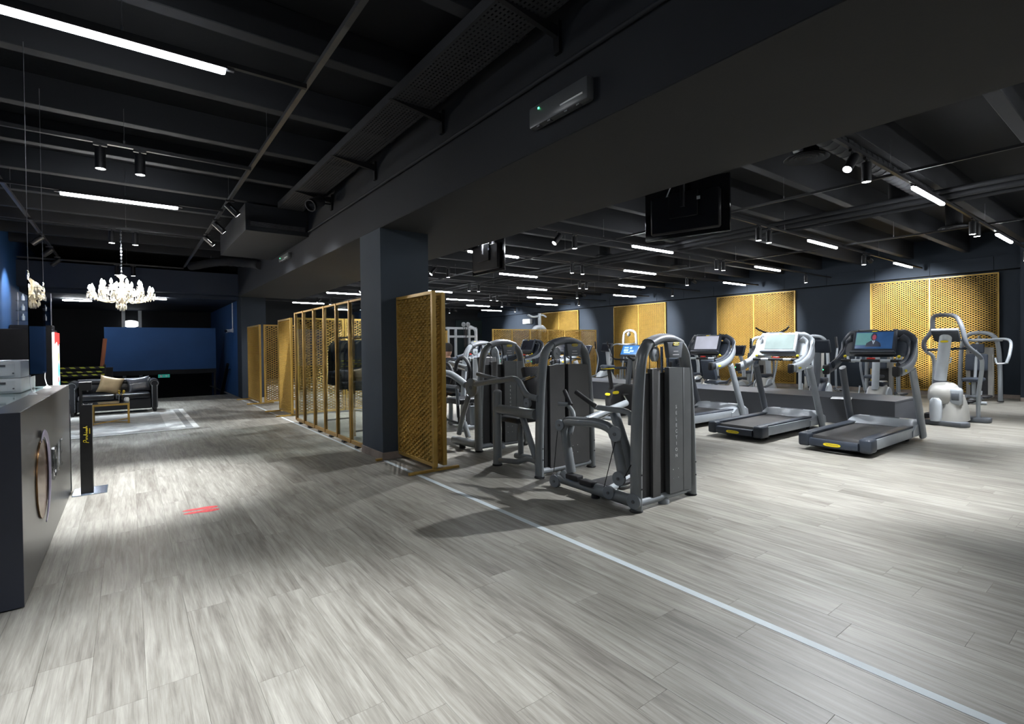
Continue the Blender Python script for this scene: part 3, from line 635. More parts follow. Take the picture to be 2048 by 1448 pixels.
# emblem: a lavender and bronze ring on the front
pm('lavender', (0.55, 0.50, 0.68), 0.3, metal=0.2); pm('bronze', (0.28, 0.15, 0.06), 0.25, metal=0.7)
em = obj('emblem', B().lathe([(0.20, 0.002), (0.262, 0.002), (0.262, 0.010), (0.20, 0.010)], (DX, 4.63, 0.565), (1, 0, 0), 40), 'bronze', t, True)
b = B(); ps = []
for k in range(25):
    a = -0.5+k/24*3.5; r = 0.27; ps.append((DX+0.018, 4.63+r*math.sin(a)*0.98, 0.565+r*1.12*math.cos(a)))
b.tube(ps, [0.010+0.030*math.sin(PI*k/24) for k in range(25)], 10, rb=0.0025, up=(1, 0, 0)); obj('emblem_crescent', b, 'lavender', em, True)
obj('emblem_disc', B().lathe([(0, 0.001), (0.2, 0.001), (0.2, 0.006), (0, 0.009)], (DX, 4.63, 0.565), (1, 0, 0), 32), 'bronze', em, True)
def stroke(bb, y0, z0, y1, z1, w=0.020, d=0.009):
    u = Vector((0, y1-y0, z1-z0)).normalized(); n_ = Vector((0, -u.z, u.y))*w/2; p0, p1 = Vector((DX+0.001, y0, z0)), Vector((DX+0.001, y1, z1))
    v_ = [p0-n_, p1-n_, p1+n_, p0+n_]; bb.loft([v_, [q+Vector((d, 0, 0)) for q in v_]])
za, zb = 0.445, 0.67
for ch, y0 in (('M', 5.02), ('O', 5.26), ('V', 5.52), ('E', 5.77)):
    bb = B()
    if ch == 'M':
        for q in ((0, za, 0, zb), (0.17, za, 0.17, zb), (0, zb, 0.085, za+0.06), (0.17, zb, 0.085, za+0.06)): stroke(bb, y0+q[0], q[1], y0+q[2], q[3])
    elif ch == 'V':
        for q in ((0, zb, 0.09, za), (0.18, zb, 0.09, za)): stroke(bb, y0+q[0], q[1], y0+q[2], q[3])
    elif ch == 'E':
        for q in ((0, za, 0, zb), (0, zb-0.01, 0.13, zb-0.01), (0, (za+zb)/2, 0.12, (za+zb)/2), (0, za+0.01, 0.13, za+0.01)): stroke(bb, y0+q[0], q[1], y0+q[2], q[3])
    else:
        oc = (y0+0.105, (za+zb)/2)
        for k in range(20): a0, a1 = 2*PI*k/20, 2*PI*(k+1)/20; stroke(bb, oc[0]+0.105*math.cos(a0), oc[1]+0.11*math.sin(a0), oc[0]+0.105*math.cos(a1), oc[1]+0.11*math.sin(a1))
    obj('letter', bb, 'chrome', t, True, flat=True)
# black panel at the far end of the desk
tag(rebase(obj('end_board', B().bb((-0.62, DY1+0.03, 0.0), (-0.475, DY1+0.07, 0.93), 0.01), 'black_gloss'), (-0.54, DY1+0.05, 0)), 'narrow black board standing against the far end of the desk', 'board')
# white drawer units on the desk
for k, (z0, z1) in enumerate(((DH-0.003, 1.205), (1.206, 1.345))):
    t = thing('drawer_unit', ('white drawer box standing on the glass desk top', 'white drawer box stacked on top of another')[k], 'drawer box', (-0.95, 6.1, z0))
    obj('case', B().bb((-1.25, 5.72, z0), (-0.70, 6.5, z1), 0.012, 2), 'white', t, True)
    d = obj('drawer_front', B().bb((-1.21, 5.712, z0+0.018), (-0.735, 5.722, z1-0.018), 0.003), 'white', t, True)
    obj('handle_slot', B().bb((-1.05, 5.706, z1-0.048), (-0.79, 5.713, z1-0.030)), 'galv', d, True); obj('lock', B().cyl((-0.745, 5.704, z0+0.04), (-0.745, 5.713, z0+0.04), 0.006, n=10), 'galv', d, True)
# hung plexiglass screen
t = thing('plexiglass_screen', 'clear plexiglass guard hung on two wires above the desk', 'guard', (-0.62, 5.95, 1.22))
obj('sheet', B().bb((-0.623, 5.46, 1.222), (-0.617, 6.47, 2.01)), 'plexi', t, True, flat=True)
for y in (5.49, 6.385):
    obj('hanging_wire', B().cyl((-0.62, y, 2.0), (-0.62, y, ZJL), 0.0022, n=5), 'galv', t, True)
    obj('ring', B().tube([(-0.62+0.0, y+0.035*math.cos(a)-0.03, 2.02+0.035*math.sin(a)) for a in [2*PI*k/14 for k in range(14)]], 0.005, 6, closed=True), 'chrome', t, True)
    c = obj('tie_cord', B().tube(cat([(-0.62, y, 1.235), (-0.618, y-0.03, 1.17), (-0.60, y-0.08, DH+0.02)]), 0.0035, 6), 'white', t, True)
    obj('suction_cup', B().lathe([(0.03, 0), (0.024, 0.008), (0.008, 0.02), (0.006, 0.03), (0, 0.03)], (-0.60, y-0.08, DH-0.001)), 'white', c, True)
# black totem with a notch
pm('totem_black', (0.010, 0.010, 0.011), 0.3, var=0.1)
t = thing('totem_stand', 'black notched totem stand with gold script beside the desk', 'stand', (-0.34, 6.65, 0))
obj('base_plate', B().bb((-0.46, 6.50, 0), (-0.19, 6.84, 0.010), 0.002), pm('base_steel', (0.30, 0.36, 0.46), 0.15, metal=0.8), t, True)
YF = 6.55
obj('column', B().prism([(-0.394, 0.010), (-0.298, 0.010), (-0.298, 0.885), (-0.376, 0.885), (-0.376, 1.03), (-0.298, 1.03), (-0.298, 1.112), (-0.394, 1.112)], (0, YF, 0), (1, 0, 0), (0, 0, 1), (0, 0.11, 0), 0.002, 1), 'totem_black', t, True)
obj('dispenser_spout', B().cyl((-0.33, YF+0.05, 1.012), (-0.33, YF+0.05, 1.03), 0.008, n=8), 'chrome', t, True)
obj('drip_tray', B().bb((-0.374, YF+0.005, 0.886), (-0.30, YF+0.105, 0.890)), 'chrome', t, True)
SCR = [(0.0, -0.010), (0.006, 0.012), (0.010, 0.030), (0.022, 0.033), (0.028, 0.022), (0.020, 0.012), (0.008, 0.010), None, (0.030, 0.006), (0.036, 0.012), (0.042, 0.005), (0.036, -0.001), (0.030, 0.006), None, (0.046, 0.0), (0.048, 0.012), (0.056, 0.011), (0.058, 0.0), None, (0.074, 0.010), (0.066, 0.010), (0.064, 0.001), (0.074, 0.001), None, (0.078, 0.0), (0.082, 0.032), (0.081, 0.010), (0.090, 0.011), (0.091, 0.0), None, (0.098, 0.0), (0.100, 0.011), None, (0.104, 0.011), (0.108, 0.0), (0.115, 0.012), None, (0.128, 0.010), (0.119, 0.009), (0.119, 0.001), (0.127, 0.001), (0.129, 0.011), (0.131, 0.0), None, (0.144, 0.010), (0.136, 0.009), (0.143, 0.002), (0.135, 0.0), None, (0.149, 0.0), (0.154, 0.034), (0.152, 0.010), (0.161, 0.011), (0.163, 0.0)]
b = B(); run = []
for q in SCR+[None]:
    if q is None:
        b.tube(cat([(-0.335-v_*1.0, YF-0.002, 0.51+u_) for u_, v_ in run], 3), 0.0018, 5); run = []
    else: run.append(q)
b.ell((-0.335-0.018, YF-0.002, 0.51+0.101), (0.002, 0.002, 0.002), 6, 4)
obj('script', b, 'yellow', t, True)
b = B()
for k in range(5): b.bb((-0.322, YF-0.002, 0.60+k*0.011), (-0.315, YF, 0.607+k*0.011))
obj('small_print', b, 'yellow', t, True, flat=True)
# red footprints on the floor
def foot(y):
    ps = []
    for k in range(28):
        a = 2*PI*k/28; x = 0.135*math.cos(a); w = 0.042+0.010*math.cos(a-0.3)-0.012*math.exp(-((x+0.02)/0.04)**2); ps.append((x, w*math.sin(a)))
    return B().prism(ps, (0.492, y, 0.0), (1, -0.12, 0), (0.12, 1, 0), (0, 0, 0.0012))
for k, y in enumerate((5.29, 5.19)):
    o = obj('floor_footprint', foot(y), pm('red_vinyl', (0.55, 0.055, 0.06), 0.6, var=0.35, scale=40) if k == 0 else 'red_vinyl', flat=True); tag(rebase(o, (0.492, y, 0)), ('red shoe print sticker on the floor, the one on the lounge side', 'red shoe print sticker on the floor, the one closer to the big open floor')[k], 'floor sticker')
# ------------------------------------------------------------------ chandelier
CX, CY = -0.07, 10.76
t = thing('chandelier', 'crystal chandelier with glowing candle bulbs hung over the lounge', 'chandelier', (CX, CY, 2.08))
b = B(); z = 2.70; k = 0
while z < 3.44:
    ax_ = (1, 0) if k % 2 else (0, 1)
    b.tube([(CX+0.010*math.cos(a)*ax_[0], CY+0.010*math.cos(a)*ax_[1], z+0.018+0.018*math.sin(a)) for a in [2*PI*j/8 for j in range(8)]], 0.0035, 5, closed=True); z += 0.028; k += 1
obj('chain', b, 'chrome', t, True)
obj('centre_column', B().lathe([(0.01, 0.62), (0.05, 0.60), (0.07, 0.585), (0.03, 0.55), (0.022, 0.5), (0.055, 0.45), (0.03, 0.40), (0.03, 0.33), (0.075, 0.28), (0.10, 0.22), (0.06, 0.17), (0.03, 0.13), (0.05, 0.09), (0.02, 0.04), (0.0, 0.02)], (CX, CY, 2.08), (0, 0, 1), 20), 'crystal_warm' if False else pm('crystal_warm', (0.80, 0.72, 0.55), 0.1, metal=0.3, var=0.1), t, True)
pm('bulb', (1, 1, 1), 0.4, emit=(1.0, 0.93, 0.82), es=75); pm('drop', (0.85, 0.80, 0.70), 0.05, metal=0.2, var=0.15, coat=0.5)
for tier, (n, R_, zb, off) in enumerate(((14, 0.42, 2.40, 0.0), (8, 0.27, 2.50, 0.26))):
    for k in range(n):
        a = 2*PI*k/n+off; u = Vector((math.cos(a), math.sin(a), 0)); c = Vector((CX, CY, 0))
        o = obj('arm', B().tube(cat([c+u*0.03+Vector((0, 0, zb-0.08)), c+u*R_*0.5+Vector((0, 0, zb-0.17)), c+u*R_*0.92+Vector((0, 0, zb-0.10)), c+u*R_+Vector((0, 0, zb-0.03))]), 0.008, 7), 'crystal_warm', t, True)
        p = c+u*R_+Vector((0, 0, zb-0.03))
        obj('drip_cup', B().lathe([(0.006, 0), (0.035, 0.012), (0.038, 0.018), (0.012, 0.014), (0.012, 0.05), (0, 0.05)], p, (0, 0, 1), 12), 'drop', o, True)
        obj('bulb', B().lathe([(0.010, 0.05), (0.020, 0.068), (0.021, 0.085), (0.011, 0.115), (0, 0.135)], p, (0, 0, 1), 10), 'bulb', o, True)
        b = B()
        for j in range(9):
            rr_ = 0.035 if j < 6 else -0.07*(j-5); q = p+(Vector((0.035*math.cos(j*1.05), 0.035*math.sin(j*1.05), -0.05-0.03*(j % 2))) if j < 6 else u*rr_*0.9+Vector((0, 0, -0.10-0.012*(j % 2)))); b.lathe([(0.002, 0.075), (0.004, 0.035), (0.014, 0.010), (0.009, -0.012), (0, -0.022)], q, (0, 0, 1), 6)
        obj('crystal_drops', b, 'drop', o, True)
b = B()
for j in range(14):
    a = j*0.449; r = 0.03+0.055*(j % 3)/2; b.lathe([(0.003, 0.10), (0.004, 0.06), (0.014, 0.02), (0.009, -0.005), (0, -0.018)], (CX+r*math.cos(a), CY+r*math.sin(a), 2.10+0.02*(j % 3)), (0, 0, 1), 6)
obj('centre_drops', b, 'drop', t, True)
# ------------------------------------------------------------------ lounge: rug, sofa, table
def rug_mat():
    m = bpy.data.materials.new('rug'); m.use_nodes = True; nt = m.node_tree; N = nt.nodes; L = nt.links; b = N['Principled BSDF']; tc = N.new('ShaderNodeTexCoord')
    mp = N.new('ShaderNodeMapping'); mp.inputs['Scale'].default_value = (2.0, 14, 1); L.new(tc.outputs['Object'], mp.inputs[0])
    n1 = N.new('ShaderNodeTexNoise'); n1.inputs['Scale'].default_value = 1.6; n1.inputs['Detail'].default_value = 9; n1.inputs['Roughness'].default_value = 0.75; L.new(mp.outputs[0], n1.inputs['Vector'])
    sx = N.new('ShaderNodeSeparateXYZ'); L.new(tc.outputs['Object'], sx.inputs[0])
    def mt(op, a, c=None):
        k = N.new('ShaderNodeMath'); k.operation = op
        for i, q in enumerate((a, c)):
            if q is None: continue
            if isinstance(q, (int, float)): k.inputs[i].default_value = q
            else: L.new(q, k.inputs[i])
        return k.outputs[0]
    d = mt('MINIMUM', mt('SUBTRACT', 1.10, mt('ABSOLUTE', sx.outputs[0])), mt('SUBTRACT', 1.85, mt('ABSOLUTE', sx.outputs[1])))   # distance to the rug's edge
    r2 = N.new('ShaderNodeValToRGB'); r2.color_ramp.interpolation = 'CONSTANT'; e = r2.color_ramp.elements; e[0].position = 0; e[0].color = (0.80,)*3+(1,); e[1].position = 0.09; e[1].color = (0.40,)*3+(1,)
    for p, v in ((0.20, 0.85), (0.24, 0.75), (0.48, 0.52)): k = e.new(p); k.color = (v, v, v, 1)
    L.new(d, r2.inputs[0])
    rp = N.new('ShaderNodeValToRGB'); rp.color_ramp.elements[0].position = 0.36; rp.color_ramp.elements[0].color = (0.10, 0.10, 0.10, 1); rp.color_ramp.elements[1].position = 0.58; rp.color_ramp.elements[1].color = (0.95, 0.95, 0.90, 1); L.new(n1.outputs[0], rp.inputs[0])
    mx = N.new('ShaderNodeMixRGB'); mx.blend_type = 'MULTIPLY'; mx.inputs[0].default_value = 0.85; L.new(r2.outputs[0], mx.inputs[1]); L.new(rp.outputs[0], mx.inputs[2]); L.new(mx.outputs[0], b.inputs['Base Color']); b.inputs['Roughness'].default_value = 0.95
    MT['rug'] = m
rug_mat()
o = obj('area_rug', B().box((0, 0, 0.006), (2.2, 3.7, 0.012), 0.003), 'rug'); o.location = (-0.08, 12.60, 0); tag(o, 'faded grey and ivory bordered rug under the coffee table', 'rug')
SX0, SX1, SY0, SY1 = -1.05, 0.55, 14.22, 15.08
t = thing('leather_sofa', 'black tufted leather sofa with rolled studded arms at the rug edge', 'sofa', ((SX0+SX1)/2, (SY0+SY1)/2, 0)); ZR = 0.013
obj('base', B().bb((SX0+0.14, SY0+0.06, 0.10), (SX1-0.14, SY1-0.03, 0.33), 0.015), 'leather', t, True)
for k in range(2):
    a = SX0+0.16+k*(SX1-SX0-0.32)/2; obj('seat_cushion', B().bb((a+0.004, SY0+0.02, 0.332), (a+(SX1-SX0-0.32)/2-0.004, SY1-0.20, 0.45), 0.035, 3), 'leather', t, True)
bk = obj('backrest', B().bb((SX0+0.14, SY1-0.20, 0.331), (SX1-0.14, SY1-0.06, 0.66), 0.03, 2), 'leather', t, True)
obj('back_roll', B().cyl((SX0+0.14, SY1-0.12, 0.69), (SX1-0.14, SY1-0.12, 0.69), 0.085, n=16), 'leather', t, True)
for r in range(2):
    for k in range(7): obj('button', B().ell((SX0+0.26+k*0.18+0.09*r, SY1-0.203, 0.50+0.085*r), (0.012, 0.006, 0.012), 8, 5), 'black_gloss', bk, True)
for s, x in ((-1, SX0+0.08), (1, SX1-0.08)):
    ar = obj('armrest', B().bb((x-0.06, SY0+0.03, 0.10), (x+0.06, SY1-0.05, 0.62), 0.015), 'leather', t, True)
    obj('arm_roll', B().cyl((x, SY0+0.02, 0.66), (x, SY1-0.04, 0.66), 0.095, n=18), 'leather', ar, True)
    pts = [(x+0.045, SY0+0.018, 0.12+j*0.026) for j in range(20)]+[(x+0.07*math.sin(a), SY0+0.016, 0.66+0.07*math.cos(a)) for a in [-2.4+j*0.32 for j in range(16)]]+[(x-0.045, SY0+0.018, 0.12+j*0.026) for j in range(20)]
    b = B()
    for p in pts: b.ell(p, (0.008, 0.006, 0.008), 6, 4)
    stuff(obj('studs', b, 'steel', ar, True))
for x in (SX0+0.08, SX1-0.08):
    for y in (SY0+0.08, SY1-0.1): obj('foot', B().lathe([(0.025, 0), (0.04, 0.03), (0.045, 0.10), (0, 0.10)], (x, y, ZR-0.001 if y < 14.44 else 0), (0, 0, 1), 10), 'black_gloss', t, True)
def pillow(name, label, c, w, h, d, rot, mat):
    t = thing(name, label, 'cushion', c); R3 = rot; b = B(); n = 12; top, bot = {}, {}
    for s, G in ((1, top), (-1, bot)):
        for i in range(n+1):
            for j in range(n+1):
                u, v = 2*i/n-1, 2*j/n-1; th = d*((1-u**4)*(1-v**4))**0.6; kx = 1-0.10*(1-abs(v)**2)*abs(u)**3; kz = 1-0.10*(1-abs(u)**2)*abs(v)**3
                if s < 0 and (i in (0, n) or j in (0, n)): G[i, j] = top[i, j]; continue
                G[i, j] = b.bm.verts.new(R3 @ Vector((u*w/2*kx, s*th, h/2+v*h/2*kz)))
        for i in range(n):
            for j in range(n): b.bm.faces.new((G[i, j], G[i+1, j], G[i+1, j+1], G[i, j+1]))
    obj('cover', b, mat, t); return t
pm('champagne', (0.36, 0.27, 0.15), 0.45, metal=0.15, var=0.2, bump=0.15); pm('pewter', (0.075, 0.078, 0.09), 0.35, metal=0.2, var=0.2)
pillow('throw_cushion', 'champagne satin cushion leaning on the black sofa', (-0.38, 14.66, 0.452), 0.44, 0.40, 0.07, Matrix.Rotation(0.24, 3, 'Y') @ Matrix.Rotation(-0.30, 3, 'X'), 'champagne')
pk = pillow('throw_cushion', 'dark pewter cushion with a sparkling strip in the sofa corner', (0.21, 14.66, 0.452), 0.44, 0.36, 0.06, Matrix.Rotation(-0.14, 3, 'Y') @ Matrix.Rotation(-0.32, 3, 'X'), 'pewter')
b = B(); random.seed(8)
for k in range(26): b.ell(Matrix.Rotation(-0.14, 3, 'Y') @ Matrix.Rotation(-0.32, 3, 'X') @ Vector((-0.17+k*0.0125, -0.062-0.008*math.cos(k/26*PI-PI/2), 0.19+0.006*random.random())), (0.005, 0.004, 0.006), 6, 4)
stuff(obj('sequins', b, 'chrome', pk))
t = thing('coffee_table', 'gold framed coffee table with a dark glass top on the rug', 'table', (-0.28, 12.6, 0.012)); TX, TY, tw, td, th = -0.285, 12.63, 0.58, 0.52, 0.40
pm('smoked', (0.015, 0.016, 0.018), 0.05, coat=0.5); g = 0.035
for sx in (-1, 1):
    for sy in (-1, 1): obj('leg', B().bb((TX+sx*tw/2-(g if sx > 0 else 0), TY+sy*td/2-(g if sy > 0 else 0), 0.012), (TX+sx*tw/2+(0 if sx > 0 else g), TY+sy*td/2+(0 if sy > 0 else g), th)), 'gold', t, True)
for sy in (-1, 1): obj('top_rail', B().bb((TX-tw/2+g, TY+sy*(td/2-g/2)-g/2, th-g), (TX+tw/2-g, TY+sy*(td/2-g/2)+g/2, th)), 'gold', t, True)
for sx in (-1, 1): obj('top_rail', B().bb((TX+sx*(tw/2-g/2)-g/2, TY-td/2+g, th-g), (TX+sx*(tw/2-g/2)+g/2, TY+td/2-g, th)), 'gold', t, True)
obj('glass_top', B().bb((TX-tw/2+0.008, TY-td/2+0.008, th), (TX+tw/2-0.008, TY+td/2-0.008, th+0.010)), 'smoked', t, True, flat=True)
for s in (-1, 1): obj('cross_brace', B().tube([(TX-tw/2+0.02, TY-s*(td/2-0.02), 0.03), (TX+tw/2-0.02, TY+s*(td/2-0.02), 0.03+0.022*(s > 0))], 0.010, 6), 'gold', t, True)
pm('flower_gold', (0.60, 0.42, 0.05), 0.6, var=0.3)
v = thing('flower_vase', 'small black vase with yellow flowers on the coffee table', 'vase', (-0.13, 12.72, th+0.011)); obj('pot', B().lathe([(0.028, 0), (0.034, 0.02), (0.03, 0.10), (0.024, 0.13), (0.019, 0.13), (0.02, 0.02), (0, 0.02)]), 'black_gloss', v)
random.seed(2)
for k in range(9):
    a = random.random()*6.28; r = 0.02+0.035*random.random(); h = 0.16+0.07*random.random(); st = obj('stem', B().tube(cat([(0, 0, 0.05), (r*0.4*math.cos(a), r*0.4*math.sin(a), 0.12), (r*math.cos(a), r*math.sin(a), h)], 3), 0.002, 5), 'flower_gold', v); obj('blossom', B().ell((r*math.cos(a), r*math.sin(a), h), (0.017, 0.017, 0.013), 7, 5, e=0.7), 'flower_gold', st)
v = thing('candle_jar', 'round frosted white candle jar beside the black vase', 'jar', (-0.04, 12.60, th+0.011)); obj('jar', B().lathe([(0.03, 0), (0.042, 0.02), (0.042, 0.06), (0.028, 0.085), (0.024, 0.083), (0.036, 0.058), (0.036, 0.02), (0, 0.012)]), 'white', v); obj('wick', B().cyl((0, 0, 0.012), (0, 0, 0.06), 0.002, n=5), 'black_metal', v)
# ------------------------------------------------------------------ far end of the lounge
t = thing('stair_bulkhead', 'wide blue wall panel above the dark stair opening', 'wall panel', (0.86, 19.3, 0)); 
obj('panel', B().bb((-0.56, 19.2, 0.80), (2.30, 19.32, 2.12)), 'wall_blue', t, True, flat=True); obj('lower_edge', B().bb((-0.56, 19.185, 0.66), (2.30, 19.33, 0.799)), 'dark_wall', t, True, flat=True)
for x in (-0.53, 2.26): obj('post', B().bb((x-0.03, 19.21, -1.499), (x+0.03, 19.31, 0.66)), 'black_metal', t, True)
p = py(328, 752, 19.17); t = thing('exit_sign', 'small green exit sign under the blue wall panel', 'sign', p)
pm('sign_green', (0.02, 0.22, 0.17), 0.5, emit=(0.03, 0.4, 0.32), es=0.12); obj('plate', B().box((0, 0, 0), (0.30, 0.012, 0.10), 0.002), 'sign_green', t)
b = B(); b.bb((-0.10, -0.008, -0.03), (-0.04, -0.006, 0.03)); obj('door_symbol', b, 'white', t, flat=True); obj('arrow', B().prism([(0.03, 0), (0.065, 0.03), (0.065, 0.012), (0.11, 0.012), (0.11, -0.012), (0.065, -0.012), (0.065, -0.03)], (0, -0.008, 0), (1, 0, 0), (0, 0, 1), (0, 0.002, 0)), 'white', t, flat=True)
# hazard-striped barrier, vending light box, leaning board
def hazard():
    m = bpy.data.materials.new('hazard'); m.use_nodes = True; nt = m.node_tree; N = nt.nodes; L = nt.links; b = N['Principled BSDF']; tc = N.new('ShaderNodeTexCoord'); mp = N.new('ShaderNodeMapping'); mp.inputs['Rotation'].default_value = (0, 0.9, 0); L.new(tc.outputs['Object'], mp.inputs[0])
    w = N.new('ShaderNodeTexWave'); w.inputs['Scale'].default_value = 2.6; w.bands_direction = 'X'; L.new(mp.outputs[0], w.inputs[0]); r = N.new('ShaderNodeValToRGB'); r.color_ramp.interpolation = 'CONSTANT'; r.color_ramp.elements[0].color = (0.008, 0.008, 0.008, 1); r.color_ramp.elements[1].position = 0.5; r.color_ramp.elements[1].color = (0.42, 0.46, 0.03, 1); L.new(w.outputs[0], r.inputs[0]); L.new(r.outputs[0], b.inputs['Base Color']); b.inputs['Roughness'].default_value = 0.5; MT['hazard'] = m
hazard()
t = thing('safety_barrier', 'dark safety barrier with yellow and black striped tapes before the stairs', 'barrier', (-0.96, 17.05, 0)); xa, xb = -1.50, -0.50
for x in (xa, xb): obj('post', B().bb((x-0.025, 17.03, 0), (x+0.025, 17.08, 1.06)), 'black_metal', t, True)
for k, z in enumerate((0.99, 0.88, 0.80, 0.64, 0.48)): 
    o = obj('board', B().bb((xa, 17.0, z-0.05 if k not in (1,) else z-0.02), (xb, 17.029, z+0.03 if k != 1 else z+0.025)), 'dark_wall', t, True, flat=True)
    obj('striped_tape', B().bb((xa+0.005, 16.996, z-0.018), (xb-0.005, 17.0005, z+0.018)), 'hazard', o, True, flat=True)
t = thing('vending_machine', 'black vending machine with a glowing white and red front panel', 'vending machine', (-1.6, 13.9, 0))
obj('cabinet', B().bb((-2.03, 13.45, 0.0), (-1.20, 14.45, 1.86), 0.01), 'black_metal', t, True, flat=True)
pm('lit_white', (1, 1, 1), 0.3, emit=(0.85, 0.95, 1.0), es=1.0); pm('lit_red', (0.8, 0.05, 0.05), 0.3, emit=(1.0, 0.06, 0.05), es=0.6); pm('lit_cyan', (0.2, 0.7, 0.8), 0.3, emit=(0.2, 0.75, 0.9), es=0.4); pm('lit_yellow', (0.9, 0.7, 0.1), 0.3, emit=(0.95, 0.75, 0.1), es=0.45)
f = obj('light_panel', B().bb((-1.20, 13.50, 0.20), (-1.165, 14.40, 1.80), 0.008), 'lit_white', t, True)
obj('red_header', B().prism([(13.5, 1.55), (13.9, 1.62), (14.1, 1.50), (14.4, 1.60), (14.4, 1.80), (13.5, 1.80)], (-1.164, 0, 0), (0, 1, 0), (0, 0, 1), (0.003, 0, 0)), 'lit_red', f, True, flat=True)
for m_, c, r in (('lit_cyan', (14.18, 1.02), 0.17), ('lit_yellow', (14.2, 1.30), 0.10), ('lit_red', (14.12, 0.84), 0.07), ('lit_cyan', (14.25, 0.72), 0.11)):
    obj('print_patch', B().lathe([(0, 0.0), (r, 0.0), (r, 0.003), (0, 0.003)], (-1.1645, c[0], c[1]), (1, 0, 0), 14), m_, f, True, flat=True)
o = obj('leaning_board', B().box((0, 0, 0), (0.09, 0.025, 0.78), 0.004, Matrix.Rotation(0.10, 3, 'Y')), pm('orange_wood', (0.30, 0.09, 0.035), 0.5, var=0.3, scale=4, stretch=(8, 8, 0.5))); o.location = py(207, 706, 17.5) ; o.location = (o.location.x, 17.5, 1.36); tag(o, 'reddish wooden board leaning beside the blue wall panel', 'board')
o2 = thing('crate', 'tall dark storage cabinet under the leaning wooden board', 'cabinet', (-0.42, 17.5, 0)); obj('body', B().bb((-0.56, 17.36, 0), (-0.34, 17.66, 0.966), 0.006), 'dark_wall', o2, True); obj('lid', B().bb((-0.57, 17.35, 0.9665), (-0.33, 17.67, 0.97), 0.001), 'black_metal', o2, True)
# camera on the blue wall, handrail, television, black cabinet with bottles on the left
p = px(466, 661, 2.595); t = thing('security_camera', 'white security camera at the end of a cable on the blue wall', 'camera', (2.595, p.y, p.z)); obj('mount', B().bb((2.56, p.y-0.05, p.z-0.06), (2.599, p.y+0.05, p.z+0.06), 0.005), 'white', t, True); obj('body', B().cyl((2.57, p.y, p.z), (2.40, p.y-0.10, p.z-0.02), 0.045), 'white', t, True); obj('lens', B().cyl((2.40, p.y-0.10, p.z-0.02), (2.37, p.y-0.117, p.z-0.0235), 0.038), 'black_gloss', t, True); obj('cable', B().cyl((2.585, p.y, p.z+0.06), (2.585, p.y, 2.855), 0.012, n=8), 'white', t, True)
t = thing('stair_handrail', 'black handrail sloping down along the blue wall', 'handrail', (2.5, 18.9, 0)); obj('rail', B().tube([(2.50, 18.25, 0.95), (2.50, 20.6, -0.75)], 0.045, 10), 'black_metal', t, True); obj('lower_rail', B().tube([(2.52, 18.25, 0.78), (2.52, 20.6, -0.92)], 0.014, 8), 'black_metal', t, True)
for y in (18.4, 19.4, 20.4): z = 0.95-(y-18.25)*0.7234; obj('wall_bracket', B().tube([(2.5, y, z), (2.5, y, z-0.06), (2.599, y, z-0.06)], 0.010, 6), 'black_metal', t, True)
t = thing('wall_television', 'large dark television on the blue wall behind reception', 'television', (-2.0, 12.3, 1.5)); obj('frame', B().bb((-2.045, 11.2, 1.47), (-1.985, 13.40, 2.42), 0.008), 'black_metal', t, True); pm('tv_blue', (0.01, 0.01, 0.02), 0.15, emit=(0.03, 0.04, 0.30), es=0.05, var=0.5, scale=2); obj('screen', B().bb((-1.986, 11.24, 1.51), (-1.983, 13.36, 2.38)), 'tv_blue', t, True, flat=True)
t = thing('black_cabinet', 'tall black cabinet in the corner behind reception', 'cabinet', (-1.7, 15.5, 0)); obj('body', B().bb((-2.03, 15.2, 0.0), (-1.35, 15.75, 2.0), 0.006), 'black_metal', t, True)
for x in (-1.695, -1.36): obj('door', B().bb((x-0.325, 15.185, 0.05), (x, 15.199, 1.97), 0.003), 'black_metal', t, True)
t = thing('glass_shelf', 'small glass wall shelf above the black cabinet', 'shelf', (-1.7, 15.6, 2.0))
for z in (2.10, 2.32, 2.54): obj('shelf_plate', B().bb((-1.95, 15.42, z), (-1.40, 15.69, z+0.012)), 'glass', t, True, flat=True)
for x in (-1.95, -1.40): obj('bracket', B().bb((x-0.008, 15.69, 2.0005), (x+0.008, 15.71, 2.75)), 'steel', t, True)
random.seed(4)
for z in (2.1125, 2.3325, 2.5525):
    for k in range(4):
        o = obj('bottle', B().lathe([(0.028, 0), (0.03, 0.01), (0.03, 0.09), (0.012, 0.12), (0.012, 0.15), (0, 0.15)], (0, 0, 0), (0, 0, 1), 10), 'silver_light'); o.location = (-1.85+k*0.12, 15.55, z); tag(o, 'small pale bottle on the glass wall shelf', 'bottle', 'bottles on the glass shelf')
# pale posts and glowing oval added as a window reflection above the blue panel
t = thing('window_reflection', 'bright glowing oval standing for a window reflection above the blue wall panel', 'reflection', py(262, 648, 22.9)); obj('reflection_oval', B().ell((0, -0.05, 0), (0.26, 0.05, 0.13), 18, 9), pm('reflection_glow', (1, 1, 1), 0.4, emit=(0.9, 0.95, 1.0), es=1.6), t); obj('back_plate', B().bb((-0.2, -0.02, -0.1), (0.2, 0.09, 0.1)), 'galv', t)
for k, x_ in enumerate((247, 280)):
    p = py(x_, 648, 22.7); o = obj('pale_post', B().bb((-0.05, -0.03, 0), (0.05, 0.03, 4.35)), 'silver'); o.location = (p.x, 22.7, -1.499); tag(o, ('pale steel post beside the oval reflection', 'pale steel post standing clear of the oval reflection')[k], 'post')
